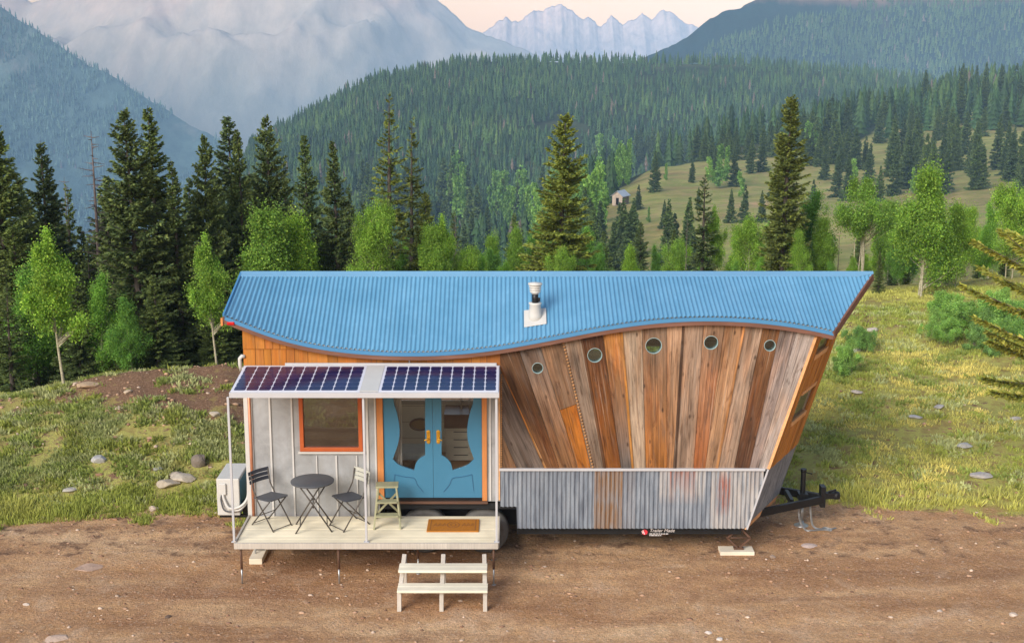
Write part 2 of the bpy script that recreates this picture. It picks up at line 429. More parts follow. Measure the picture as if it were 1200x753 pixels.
soil = t.ramp(n2, [(0.25, S(140, 108, 76)), (0.42, S(166, 150, 90)), (0.55, S(184, 182, 98)), (0.75, S(210, 188, 128))])
soil = t.mix(t.val(n3, 0.45, 0.7, 0, 0.5), soil, S(156, 160, 86))
bare = t.ramp(n3, [(0.25, S(104, 78, 60)), (0.5, S(130, 100, 78)), (0.75, S(178, 148, 118))])
a = t.new('ShaderNodeAttribute', attribute_name='tint'); sep = t.new('ShaderNodeSeparateColor'); t.link(a.outputs['Color'], sep.inputs[0])
def edge(chan, amt=0.5):
    s_ = t.math('ADD', chan, t.math('MULTIPLY', t.math('SUBTRACT', n2, 0.5), amt))
    return t.val(s_, 0.4, 0.6, 0.0, 1.0)
c = t.mix(edge(sep.outputs[0], 1.1), dirt, soil)
c = t.mix(edge(sep.outputs[1], 1.6), c, bare)
lv = t.coord('World', (0.02, 0.02, 0.02)); m1 = t.noise(lv, 2.2, 7, 0.65, 0.6); m2 = t.noise(lv, 9, 6, 0.7)
mead = t.ramp(m1, [(0.32, S(130, 112, 74)), (0.45, S(164, 148, 92)), (0.54, S(154, 156, 84)), (0.66, S(182, 150, 112))])
mead = t.mix(t.val(m2, 0.42, 0.6, 0, 0.75), mead, S(120, 128, 66)); m3 = t.noise(lv, 26, 5, 0.7); mead = t.mix(t.val(m3, 0.54, 0.66, 0, 0.6), mead, S(172, 142, 112))
ff = t.ramp(m1, [(0.3, S(34, 46, 30)), (0.7, S(62, 72, 46))])
far = t.mix(sep.outputs[2], mead, ff)
al = a.outputs['Alpha']
c = t.mix(al, c, far)
t.base(c); t.rough(0.95); t.spec(0.1)
hgt = t.math('ADD', t.math('MULTIPLY', n2, 1.0), t.math('ADD', t.math('MULTIPLY', n3, 0.5), t.math('MULTIPLY', peb, 0.25)))
t.bump(hgt, 1.0, 0.07); M['ground'] = t.mat

# stones
t = NT('granite'); v = t.coord('World'); n = t.noise(v, 7, 6, 0.7); n2 = t.noise(v, 40, 4, 0.6)
c = t.mix(1.0, t.ramp(n, [(0.3, (0.6, 0.58, 0.55, 1)), (0.7, (1.15, 1.12, 1.08, 1))]), t.attr(), 'MULTIPLY')
t.base(t.mix(t.val(n2, 0.5, 0.75, 0, 0.4), c, S(120, 108, 96))); t.rough(0.9); t.bump(n2, 0.5, 0.02); M['rock'] = t.mat

# foliage
def leaf(name, k=1.0, translucent=0.3, rnd=0.25, warm=(1.1, 1.06, 0.82)):
    t = NT(name); oi = t.new('ShaderNodeObjectInfo')
    col = t.attr()
    c = t.mix(oi.outputs['Random'], t.mix(1.0, col, (k * (1 - rnd), k * (1 - rnd), k * (1 - rnd * 0.6), 1), 'MULTIPLY'), t.mix(1.0, col, (k * warm[0], k * warm[1], k * warm[2], 1), 'MULTIPLY'))
    t.base(c); t.rough(0.65); t.spec(0.25)
    if translucent:
        tl = t.new('ShaderNodeBsdfTranslucent'); t.link(c, tl.inputs['Color'])
        mx = t.new('ShaderNodeMixShader'); mx.inputs[0].default_value = translucent
        t.link(t.bsdf.outputs[0], mx.inputs[1]); t.link(tl.outputs[0], mx.inputs[2]); t.link(mx.outputs[0], t.out.inputs['Surface'])
    return t.mat
M['needles'] = leaf('conifer_needles', 1.0, 0.12)
M['leaves'] = leaf('aspen_leaves', 1.18, 0.35, 0.26, (1.1, 1.03, 0.85))
M['grassblade'] = leaf('grass_blades', 1.0, 0.3, 0.0, (1, 1, 1))
M['farneedles'] = leaf('far_needles', 1.0, 0.0, 0.2, (1.15, 1.05, 0.85))
t = NT('conifer_bark'); n = t.noise(t.coord('Object', (8, 8, 2)), 3, 5, 0.7); t.base(t.ramp(n, [(0.3, S(52, 46, 40)), (0.7, S(92, 82, 72))])); t.rough(0.95); t.bump(n, 0.6, 0.02); M['bark'] = t.mat
t = NT('aspen_bark'); n = t.noise(t.coord('Object', (6, 6, 14)), 2, 5, 0.7); t.base(t.ramp(n, [(0.32, S(96, 88, 70)), (0.5, S(168, 160, 132)), (0.75, S(196, 190, 168))])); t.rough(0.85); M['aspen_bark'] = t.mat
t = NT('dead_wood'); n = t.noise(t.coord('Object', (8, 8, 2)), 3, 5, 0.7); t.base(t.ramp(n, [(0.3, S(84, 72, 68)), (0.7, S(130, 116, 108))])); t.rough(0.95); M['dead'] = t.mat

# mountains
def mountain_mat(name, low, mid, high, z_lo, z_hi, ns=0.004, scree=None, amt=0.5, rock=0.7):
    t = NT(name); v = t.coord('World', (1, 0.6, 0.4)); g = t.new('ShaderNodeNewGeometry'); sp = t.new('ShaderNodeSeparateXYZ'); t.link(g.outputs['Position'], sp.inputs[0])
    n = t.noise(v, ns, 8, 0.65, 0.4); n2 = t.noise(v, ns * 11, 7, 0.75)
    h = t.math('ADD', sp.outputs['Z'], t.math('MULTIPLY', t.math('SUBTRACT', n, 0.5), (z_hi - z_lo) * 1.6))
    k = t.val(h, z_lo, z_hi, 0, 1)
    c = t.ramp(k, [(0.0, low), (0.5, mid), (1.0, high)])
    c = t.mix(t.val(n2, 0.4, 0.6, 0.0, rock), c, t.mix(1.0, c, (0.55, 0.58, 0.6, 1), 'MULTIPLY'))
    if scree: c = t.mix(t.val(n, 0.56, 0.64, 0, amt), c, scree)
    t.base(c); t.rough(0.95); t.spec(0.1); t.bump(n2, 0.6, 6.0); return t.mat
# ================================================================== the tiny house
YF = 20.10            # front wall face
YR = 21.40            # ridge (middle of the body)
YB = 22.70            # back wall face
YE = 19.95            # front eave
ZFLOOR = 0.90
XL = -4.06            # left end wall
XS = at(586, 500, YF)[0]          # where the grey wall meets the plank wall
house = empty('tiny_house', (0, YR, 0))
tag(house, 'tiny house on a trailer with wavy blue metal roof, plank siding and blue double doors', 'tiny house')

# eave line measured along the front
EP = [(263, 370), (275, 375), (294, 382), (338, 396), (381, 406), (425, 410.5), (484, 412.5), (527, 411), (571, 407), (600, 403), (612, 401),
      (664, 390.5), (715, 381), (767, 375), (800, 372.5), (832, 371.3), (866, 372.3), (918, 377.5), (953, 383), (977, 388.5)]
ex, ez = zip(*[at(a, b, YE) for a, b in EP]); ex = np.array(ex); ez = np.array(ez)
XE0, XE1 = ex[0], ex[-1]
_co = np.polynomial.polynomial.Polynomial.fit(ex, ez, 9)
ZR = 4.23
XTIP = xat(1023, YR, ZR)
def ze(x):
    return float(_co(min(max(x, XE0), XE1)))
def roof_limit(x):
    """how far down the slope (0 ridge .. 1 eave) the roof reaches at x"""
    return 1.0 if x <= XE1 else max(0.0, (XTIP - x) / (XTIP - XE1))
def ze_ext(x):
    # eave height continued straight past the corner (used by the cut prow)
    return ze(x) if x <= XE1 else ze(XE1) + (x - XE1) * (-0.16)
def roof_pt(x, t, side=-1, lift=0.0):
    """side -1 front slope, +1 back slope"""
    z1 = ze_ext(x); run = YR - YE
    y = YR + side * run * t; z = ZR + (z1 - ZR) * t
    return (x, y, z + lift)

# ---- roof: corrugated sheet
PITCHC = 0.0677; AMP = 0.0125
roof_root = empty('roof', (0, 0, 0)); roof_root.parent = house
def corrugated_roof(side):
    V = []; F = []
    step = PITCHC / 8; n = int((XTIP - 0.004 - XE0) / step); rows = 7
    for i in range(n + 1):
        x = XE0 + i * step; L = roof_limit(x); w = AMP * math.sin(2 * math.pi * x / PITCHC)
        for j in range(rows):
            t = L * j / (rows - 1)
            V.append(roof_pt(x, t, side, 0.012 + w))
    for i in range(n):
        for j in range(rows - 1):
            a = i * rows + j; F.append((a, a + rows, a + rows + 1, a + 1) if side < 0 else (a, a + 1, a + rows + 1, a + rows))
    off = root_loc(house)
    V = np.array(V) - np.array(off)
    return np_mesh('roof_sheet', V, F, M['roof'], parent=roof_root, smooth=True)
corrugated_roof(-1); corrugated_roof(1)
# board underside that carries the sheet
mb = MB()
xs = list(np.linspace(XE0, XE1, 60)) + list(np.linspace(XE1, XTIP - 0.02, 8))[1:]
for side in (-1, 1):
    for a, b in zip(xs[:-1], xs[1:]):
        la, lb = roof_limit(a), roof_limit(b)
        P = [roof_pt(a, 0, side, -0.05), roof_pt(b, 0, side, -0.05), roof_pt(b, lb * 0.98, side, -0.05), roof_pt(a, la * 0.98, side, -0.05),
             roof_pt(a, 0, side, -0.012), roof_pt(b, 0, side, -0.012), roof_pt(b, lb * 0.98, side, -0.012), roof_pt(a, la * 0.98, side, -0.012)]
        if lb < 0.02: continue
        mb.hexa(P)
mb.build('roof_deck', M['cream_paint'], roof_root)
# ridge cap
mb = MB()
def CWf(x): return 0.067 / (0.98 * (ZR - ze_ext(x)) + 0.30)
def ridge_row(x, lift): return [roof_pt(x, CWf(x), -1, lift), roof_pt(x, 0, -1, lift + 0.012), roof_pt(x, CWf(x), 1, lift)]
for a, b in zip(np.linspace(XE0 - 0.01, XTIP, 41)[:-1], np.linspace(XE0 - 0.01, XTIP, 41)[1:]):
    ta = [[*p] for p in ridge_row(a, 0.026)]; tb = [[*p] for p in ridge_row(b, 0.026)]
    if b > XE1:
        lim = min(CWf(b), roof_limit(b) + 0.02)
        tb = [roof_pt(b, lim, -1, 0.026), roof_pt(b, 0, -1, 0.038), roof_pt(b, lim, 1, 0.026)]
        lim = min(CWf(a), roof_limit(a) + 0.02); ta = [roof_pt(a, lim, -1, 0.026), roof_pt(a, 0, -1, 0.038), roof_pt(a, lim, 1, 0.026)]
    mb.face([ta[0], tb[0], tb[1], ta[1]]); mb.face([ta[1], tb[1], tb[2], ta[2]])
    for k in (0, 2):
        mb.face([ta[k], tb[k], (tb[k][0], tb[k][1], tb[k][2] - 0.018), (ta[k][0], ta[k][1], ta[k][2] - 0.018)])
mb.build('ridge_cap', M['roof_flash'], roof_root)
# drip edge and wood fascia along both eaves, rake trims at the left end, soffit strip along the prow cut
def eave_strip(mbx, side, y_out, y_in, dz0, dz1):
    X = np.linspace(XE0, XE1, 90)
    for a, b in zip(X[:-1], X[1:]):
        ya, yb = YR + side * (YR - y_out), YR + side * (YR - y_in)
        za, zb = ze(a), ze(b)
        mbx.hexa([(a, ya, za + dz0), (b, ya, zb + dz0), (b, yb, zb + dz0), (a, yb, za + dz0), (a, ya, za + dz1), (b, ya, zb + dz1), (b, yb, zb + dz1), (a, yb, za + dz1)])
mb = MB()
for s_ in (-1, 1): eave_strip(mb, s_, YE - 0.004, YE + 0.03, -0.062, -0.004)
mb.build('drip_edge', M['roof_drip'], roof_root, fix='weld')
mb = MB()
for s_ in (-1, 1): eave_strip(mb, s_, YE + 0.004, YE + 0.05, -0.125, -0.064)
for s_ in (-1, 1):
    p0 = roof_pt(XE0, 0, s_, -0.07); p1 = roof_pt(XE0, 1.0, s_, -0.07)
    mb.bar((p0[0] - 0.012, p0[1], p0[2]), (p1[0] - 0.012, p1[1], p1[2]), 0.025, 0.12)
mb.build('fascia', M['fascia'], roof_root, fix='weld')
mb = MB()
for s_ in (-1, 1):
    p0 = roof_pt(XTIP, 0, s_, -0.055); p1 = roof_pt(XE1, 1.0, s_, -0.055)
    mb.bar(p0, p1, 0.03, 0.11)
mb.build('rake_trim', M['fascia'], roof_root)
mb = MB()
for s_ in (-1, 1):
    p0 = roof_pt(XE0, 0, s_, 0.01); p1 = roof_pt(XE0, 1.0, s_, 0.01)
    mb.bar((p0[0] - 0.014, p0[1], p0[2]), (p1[0] - 0.014, p1[1], p1[2]), 0.028, 0.045)
mb.build('rake_flashing', M['roof_drip'], roof_root)
mx, mz = at(270.5, 378.5, YE)
mb = MB(); mb.box(mx - 0.055, mx + 0.055, YE - 0.02, YE + 0.0, mz - 0.026, mz + 0.022)
ml = mb.build('marker_light', M['red_lens'], house, bevel=0.008)
mb = MB(); mb.box(XE0 - 0.06, XE0 - 0.026, YE - 0.01, YE + 0.05, ze(XE0) - 0.15, ze(XE0) - 0.03)
mb.build('corner_light', M['trim_wood'], house, bevel=0.006)

# ---- chimney
cx, _ = at(627, 360, 20.5)
t_c = 0.70; bp = roof_pt(cx, t_c, -1, 0.02)
chim = empty('chimney', (0, 0, 0)); chim.parent = house
mb = MB(); h = 0.17
P = []
for lift in (0.012, 0.03):
    for dx, dt in ((-h, 0.12), (h, 0.12), (h, -0.11), (-h, -0.11)):
        P.append(roof_pt(cx + dx, t_c + dt, -1, lift + 0.01))
mb.hexa(P); mb.build('flashing', M['white'], chim, bevel=0.004)
mb = MB(); mb.lathe([(0.105, -0.08), (0.1, 0.05), (0.085, 0.2), (0.098, 0.215), (0.098, 0.235), (0.0, 0.235)], bp, n=20); mb.build('storm_collar', M['white'], chim)
mb = MB(); mb.lathe([(0.05, 0.2), (0.05, 0.40), (0.0, 0.40)], bp, n=18); mb.box(bp[0] + 0.03, bp[0] + 0.075, bp[1] - 0.02, bp[1] + 0.02, bp[2] + 0.25, bp[2] + 0.31)
mb.build('flue_pipe', M['black'], chim)
mb = MB(); mb.lathe([(0.055, 0.37), (0.06, 0.385), (0.082, 0.40), (0.082, 0.415), (0.07, 0.42), (0.07, 0.43), (0.09, 0.437), (0.09, 0.452), (0.072, 0.457), (0.072, 0.467), (0.096, 0.474), (0.096, 0.490), (0.075, 0.495), (0.075, 0.505), (0.108, 0.512), (0.108, 0.535), (0.0, 0.55)], bp, n=22)
mb.build('chimney_cap', M['white'], chim)

# ---- grey panel wall with door and window openings (plate in the XZ plane)
def XZ(y0):
    return lambda a, b, d: (a, y0 + d, b)
wx0, wz0 = at(354, 526, YF); wx1, _ = at(424, 526, YF); wz1 = 2.80
dx0, dz0 = at(447.5, 587, YF); dx1, _ = at(567.5, 587, YF); dz1 = 2.93
xrec, _ = at(445, 590, YF)
ZT = 3.02
outer = [(XL, 0.60), (xrec, 0.60), (xrec, 0.885), (dx0, 0.885), (dx0, dz1), (dx1, dz1), (dx1, 0.885), (XS, 0.885), (XS, ZT), (XL, ZT)]
mb = MB(); mb.plate([outer, [(wx0, wz0), (wx1, wz0), (wx1, wz1), (wx0, wz1)]], XZ(YF), 0.0, 0.12)
mb.mi = 1
for bx, w in ((297, 1.2), (318, 2.2), (343.5, 2.0), (371, 1.2), (394, 2.0), (418, 1.4), (431, 2.6), (440.5, 2.0)):
    x, _ = at(bx, 530, YF); w *= 0.0125
    over_win = wx0 - 0.06 < x < wx1 + 0.06
    mb.box(x - w / 2, x + w / 2, YF - 0.022, YF - 0.001, 0.61, (wz0 - 0.1) if over_win else ZT - 0.01)
for bx in (574.5, 583):
    x, _ = at(bx, 530, YF); mb.box(x - 0.012, x + 0.012, YF - 0.02, YF - 0.001, 0.9, ZT - 0.01)
mb.build('panel_wall', [M['panel'], M['batten']], house)
# cream corner trim and copper downpipe on the left corner
mb = MB(); mb.box(XL - 0.03, XL + 0.035, YF - 0.026, YF + 0.06, 0.60, ZT); mb.build('corner_trim', M['white'], house, bevel=0.004)
mb = MB(); mb.tube([(XL + 0.06, YF - 0.035, 0.55), (XL + 0.06, YF - 0.035, 2.98)], 0.022); mb.build('downpipe', M['copper'], house)
mb = MB(); cxx, czz = at(286.5, 424, YF)
mb.tube([(XL - 0.05, YF + 0.02, 2.96), (XL - 0.06, YF + 0.0, 3.06), (XL - 0.055, YF - 0.02, 3.16), (XL - 0.02, YF - 0.03, 3.2), (XL + 0.02, YF - 0.02, 3.19)], 0.03); mb.build('conduit', M['white'], house)

# ---- shingle band
mb = MB(); rs = random.Random(3)
def shingle_course(z0, z1, seed, y):
    r = random.Random(seed); x = XL - 0.004
    while x < XS + 0.06:
        w = r.uniform(0.09, 0.3); x2 = min(x + w, XS + 0.06)
        if x2 - x < 0.02: break
        k = r.uniform(0.8, 1.18); mb.cur = tuple(c * k * q for c, q in zip(S(192, 128, 62)[:3], (1, r.uniform(0.92, 1.04), r.uniform(0.8, 1.1)))) + (1,)
        d = r.uniform(0, 0.004)
        u0 = r.uniform(0, 50)
        g = 0.0035
        zt0 = min(z1, ze(x) - 0.03); zt1 = min(z1, ze(x2) - 0.03)
        if zt0 > z0 + 0.01 or zt1 > z0 + 0.01:
            A = [(x + g, y - d, z0), (x2 - g, y - d, z0), (x2 - g, y + 0.02, z0), (x + g, y + 0.02, z0), (x + g, y + 0.012 - d, max(zt0, z0 + 0.01)), (x2 - g, y + 0.012 - d, max(zt1, z0 + 0.01)), (x2 - g, y + 0.03, max(zt1, z0 + 0.01)), (x + g, y + 0.03, max(zt0, z0 + 0.01))]
            b = mb.verts(A)
            uvf = [(u0, 0), (u0 + (x2 - x), 0), (u0 + (x2 - x), z1 - z0), (u0, z1 - z0)]
            mb.idx(b, (0, 1, 5, 4), uvf)
            for f in ((0, 3, 2, 1), (4, 5, 6, 7), (1, 2, 6, 5), (2, 3, 7, 6), (3, 0, 4, 7)): mb.idx(b, f, [(u0, 0)] * 4)
        x = x2
seam = at(300, 408, YF)[1]
shingle_course(ZT - 0.01, seam + 0.006, 11, YF - 0.026); shingle_course(seam, seam + 0.35, 12, YF - 0.036)
mb.build('shingle_siding', M['shingle'], house)
mb = MB()
xx = np.linspace(XL, XS + 0.02, 30)
out = [(XL, ZT), (XS + 0.02, ZT)] + [(x, ze(x) - 0.05) for x in reversed(xx)]
mb.plate([out], XZ(YF), 0.003, 0.12); mb.cur = S(150, 96, 50); mb.build('upper_wall', M['fascia'], house)

# ---- plank fan
PL = [  # top px (x, y) on the eave side, bottom px at y = 549, colour
    ((586, 520), 586, None), ((586.5, 505), 606, (134, 104, 78)), ((587, 428), 641, (104, 94, 86)), ((608, 409), 656, (92, 68, 48)),
    ((633, 405), 677, (116, 108, 102)), ((659, 400), 692.5, (140, 112, 88)), ((682, 394), 710, (142, 124, 108)), ((706, 390), 728, (98, 68, 48)),
    ((729, 385), 742.5, (140, 108, 76)), ((752, 382), 756.7, (184, 164, 142)), ((781, 378), 782, (150, 112, 78)), ((802, 377), 792, (168, 138, 114)),
    ((825, 375.5), 812.5, (166, 142, 122)), ((849.5, 375.5), 826, (164, 124, 92)), ((874, 376.5), 841, (170, 136, 106)), ((895, 379.5), 860, (172, 148, 128)),
    ((915, 382), 878, (118, 84, 60)), ((935, 384.5), 888, (162, 148, 142)), ((957, 388), 899.4, (186, 176, 170))]
HOLES = {4: (630, 431, 7.0), 7: (697, 416, 9.2), 10: (766, 405, 10.2), 13: (833, 401, 8.8), 16: (902, 404.5, 7.2)}
YP = YF - 0.035
zsk = at(700, 549, YP)[1]          # top of the skirt
TWO = {2: ((96, 84, 76), (116, 104, 96)), 3: ((92, 68, 48), (124, 86, 54)), 4: ((108, 102, 98), (170, 124, 82)), 7: ((84, 58, 42), (158, 100, 46)), 8: ((186, 128, 66), (104, 100, 98)), 10: ((146, 126, 108), (170, 112, 52)), 11: ((180, 150, 124), (164, 120, 80)), 13: ((172, 142, 116), (172, 108, 64)), 14: ((168, 132, 100), (186, 148, 114)), 16: ((130, 94, 62), (100, 68, 48))}
mb = MB(); rp = random.Random(21); holes = []
for k in range(1, len(PL)):
    (t0, b0, _), (t1, b1, col) = PL[k - 1], PL[k]
    d = [0.0, 0.012, 0.004, 0.018, 0.008][k % 5]
    y = YP - d
    T0 = at(*t0, YP); T1 = at(*t1, YP); B0 = (at(b0, 549, YP)[0], zsk); B1 = (at(b1, 549, YP)[0], zsk)
    # run the top a little under the eave
    def ext(Tp, Bp, dz):
        s_ = (Tp[1] + dz - Bp[1]) / max(Tp[1] - Bp[1], 0.05); return (Bp[0] + (Tp[0] - Bp[0]) * s_, Tp[1] + dz)
    if k >= 4: T0, T1 = ext(T0, B0, 0.05), ext(T1, B1, 0.05)
    elif k == 3: T1 = ext(T1, B1, 0.05); T0 = (XS, T0[1])
    g = 0.003
    poly = [(B0[0] + g, zsk), (B1[0] - g, zsk), (T1[0] - g, T1[1]), (T0[0] + g, T0[1])]
    if k == 1: poly = [(B0[0] + g, zsk), (B1[0] - g, zsk), (T1[0] + g, T1[1])]
    if k == 3: poly = [(B0[0] + g, zsk), (B1[0] - g, zsk), (T1[0] - g, T1[1]), (XS + g, ze(XS) - 0.03), (XS + g, T0[1])]
    # uv frame along the board
    mid0 = Vector(((B0[0] + B1[0]) / 2, zsk)); mid1 = Vector(((T0[0] + T1[0]) / 2, (T0[1] + T1[1]) / 2)); ax = (mid1 - mid0).normalized(); nx = Vector((ax.y, -ax.x)); u0 = k * 7.3
    def uvf(a, b, mid0=mid0, ax=ax, nx=nx, u0=u0):
        r = Vector((a, b)) - mid0; return (u0 + r.dot(nx), u0 * 0.7 + r.dot(ax))
    mb.cur = S(*col)
    loops = [poly]
    if k in HOLES:
        hx, hz = at(HOLES[k][0], HOLES[k][1], YP); r = HOLES[k][2] * 0.0121; holes.append((hx, hz, r, y))
        loops.append([(hx + r * math.cos(a), hz + r * math.sin(a)) for a in [2 * math.pi * q / 28 for q in range(28)]])
    if k == 5:      # two boards end to end: grey-brown above, honey below
        f_ = 0.47
        m0 = (B0[0] + (T0[0] - B0[0]) * f_, zsk + (T0[1] - zsk) * f_); m1 = (B1[0] + (T1[0] - B1[0]) * (f_ + .03), zsk + (T1[1] - zsk) * (f_ + .03))
        mb.plate([[(m0[0] + g, m0[1] + g), (m1[0] - g, m1[1] + g), poly[2], poly[3]]], XZ(y), 0, 0.045 + d, uvf)
        mb.cur = S(178, 112, 44); mb.plate([[poly[0], poly[1], (m1[0] - g, m1[1] - g), (m0[0] + g, m0[1] - g)]], XZ(y - 0.006), 0, 0.05 + d, uvf)
    else:
        cf = None
        if k in TWO:
            ct, cb_ = (np.array(S(*c_)) for c_ in TWO[k]); zt_ = max(T0[1], T1[1])
            cf = lambda a, b, ct=ct, cb_=cb_, zt_=zt_: tuple(cb_ + (ct - cb_) * min(max((b - zsk) / (zt_ - zsk), 0), 1))
        mb.plate(loops, XZ(y), 0, 0.045 + d, uvf, cf)
    # thin split battens / bright edges laid beside some boards
    if k in (2, 6, 8, 11, 14):
        w0 = 0.035 if k != 11 else 0.045
        mb.cur = {2: S(176, 124, 60), 6: S(112, 80, 56), 8: S(186, 132, 66), 11: S(84, 64, 50), 14: S(190, 140, 92)}[k]
        q = [(B1[0] - w0, zsk), (B1[0] + 0.004, zsk), (T1[0] + 0.004, T1[1]), (T1[0] - w0 * 0.7, T1[1])]
        mb.plate([q], XZ(y - 0.008), 0, 0.04, uvf)
plank = mb.build('plank_siding', M['planks'], house)
# beaded strip between boards 5 and 6, and along the left border
mb = MB()
def beads(p, q, r, n):
    for i in range(n):
        s_ = (i + 0.5) / n; x = p[0] + (q[0] - p[0]) * s_; z = p[1] + (q[1] - p[1]) * s_
        k = random.uniform(0.8, 1.2); mb.cur = tuple(c * k for c in S(196, 150, 104)[:3]) + (1,)
        mb.lathe([(0, -r), (r * 0.8, -r * 0.6), (r, 0), (r * 0.8, r * 0.6), (0, r)], (x, YP - 0.022, z), 'Y', 8)
pa, pb = at(660, 400, YP), at(695, 548, YP); beads(pa, pb, 0.021, 40); mb.build('beaded_trim', M['cedar'], plank); mb = MB()
pa, pb = at(587.5, 437, YP), at(587.5, 547, YP); beads(pa, pb, 0.016, 40)
mb.build('beaded_trim', M['cedar'], plank)
# wall behind the planks, with the porthole openings
cxb, czb = at(899.4, 549, YP); cxt, czt = at(957, 388, YP)
kx = (cxt - cxb) / (czt - czb)
def corner_x(z): return cxb + kx * (z - czb)
APX = 0.715
xs2 = np.linspace(XS, corner_x(3.5), 30)
outl = [(XS, zsk - 0.9 + 0.35), (corner_x(0.5) - 0.02, zsk - 0.55), (corner_x(3.45) - 0.02, 3.45)] + [(x, ze(x) - 0.05) for x in reversed(xs2[:-1])]
outl = [(XS + 0.002, 0.885), (corner_x(0.885) - 0.03, 0.885), (corner_x(3.5) - 0.03, 3.5)] + [(x, ze(x) - 0.05) for x in reversed(np.linspace(XS + 0.002, corner_x(3.5) - 0.1, 30))]
mb = MB()
mb.plate([outl] + [[(hx + (r + 0.01) * math.cos(a), hz + (r + 0.01) * math.sin(a)) for a in [2 * math.pi * q / 28 for q in range(28)]] for hx, hz, r, y in holes], XZ(YF), 0.014, 0.12)
mb.build('plank_wall', M['cream_paint'], house)
for hx, hz, r, y in holes:
    mb = MB(); mb.lathe([(r - 0.006, 0.02), (r - 0.006, 0.0), (r + 0.001, 0.0), (r + 0.001, 0.085), (r - 0.006, 0.085), (r - 0.006, 0.02)], (hx, y - 0.004, hz), 'Y', 28)
    ph = mb.build('porthole', M['liner'], house)
    mb = MB(); mb.lathe([(0, 0.066), (r - 0.006, 0.066), (r - 0.006, 0.072), (0, 0.072)], (hx, y, hz), 'Y', 28, False); mb.build('pane', M['porthole_glass'], ph)

# ---- window in the grey wall
win = empty('window', (0, 0, 0)); win.parent = house
mb = MB(); fx0, fz0 = at(352, 528, YF); fx1, _ = at(425.5, 528, YF); fw = 0.062
mb.plate([[(fx0, fz0), (fx1, fz0), (fx1, wz1 + 0.03), (fx0, wz1 + 0.03)], [(fx0 + fw, fz0 + fw), (fx1 - fw, fz0 + fw), (fx1 - fw, wz1 - 0.03), (fx0 + fw, wz1 - 0.03)]], XZ(YF), -0.035, 0.06)
mb.build('frame', M['orange_frame'], win, bevel=0.005)
mb = MB(); mb.box(fx0 + fw - 0.01, fx1 - fw + 0.01, YF + 0.02, YF + 0.026, fz0 + fw - 0.01, wz1 - 0.02); mb.build('pane', M['dark_glass'], win)
mb = MB(); mb.box(fx0 - 0.03, fx1 + 0.03, YF - 0.05, YF - 0.001, fz0 - 0.035, fz0 - 0.004); mb.build('sill', M['white'], win, bevel=0.004)

# ---- double door
frame_x0, frame_x1 = at(443.5, 587, YF)[0], at(571, 587, YF)[0]
lx0, _ = at(450.5, 560, YF); lxm, _ = at(507.8, 560, YF); lx1, _ = at(564.8, 560, YF)
mb = MB()
mb.box(frame_x0, lx0 - 0.004, YF - 0.03, YF + 0.09, 0.9, dz1 + 0.03); mb.box(lx1 + 0.004, frame_x1, YF - 0.03, YF + 0.09, 0.9, dz1 + 0.03)
mb.box(lx0 - 0.003, lx1 + 0.003, YF - 0.028, YF + 0.09, dz1 - 0.05, dz1 + 0.03)
mb.build('door_frame', M['trim_wood'], house, bevel=0.004)
def zpx(py): return at(500, py, YF)[1]
def dpt(u, v):   # zoom pixel -> wall metres
    return at(440 + u / 5.19, 455 + v / 5.19, YF)
def smooth_loop(pts, rnd=True):
    P = [Vector(p) for p in pts]; out = []
    n = len(P)
    for i in range(n):
        a, b = P[i], P[(i + 1) % n]; out.append(tuple(a))
    return out
def catmull(pts, n=6):
    P = [Vector(p) for p in pts]; P = [P[0] * 2 - P[1]] + P + [P[-1] * 2 - P[-2]]; out = []
    for i in range(1, len(P) - 2):
        for k in range(n):
            t = k / n; p0, p1, p2, p3 = P[i - 1:i + 3]
            out.append(tuple(0.5 * ((2 * p1) + (p2 - p0) * t + (2 * p0 - 5 * p1 + 4 * p2 - p3) * t * t + (3 * p1 - p0 - 3 * p2 + p3) * t ** 3)))
    out.append(tuple(P[-2])); return out
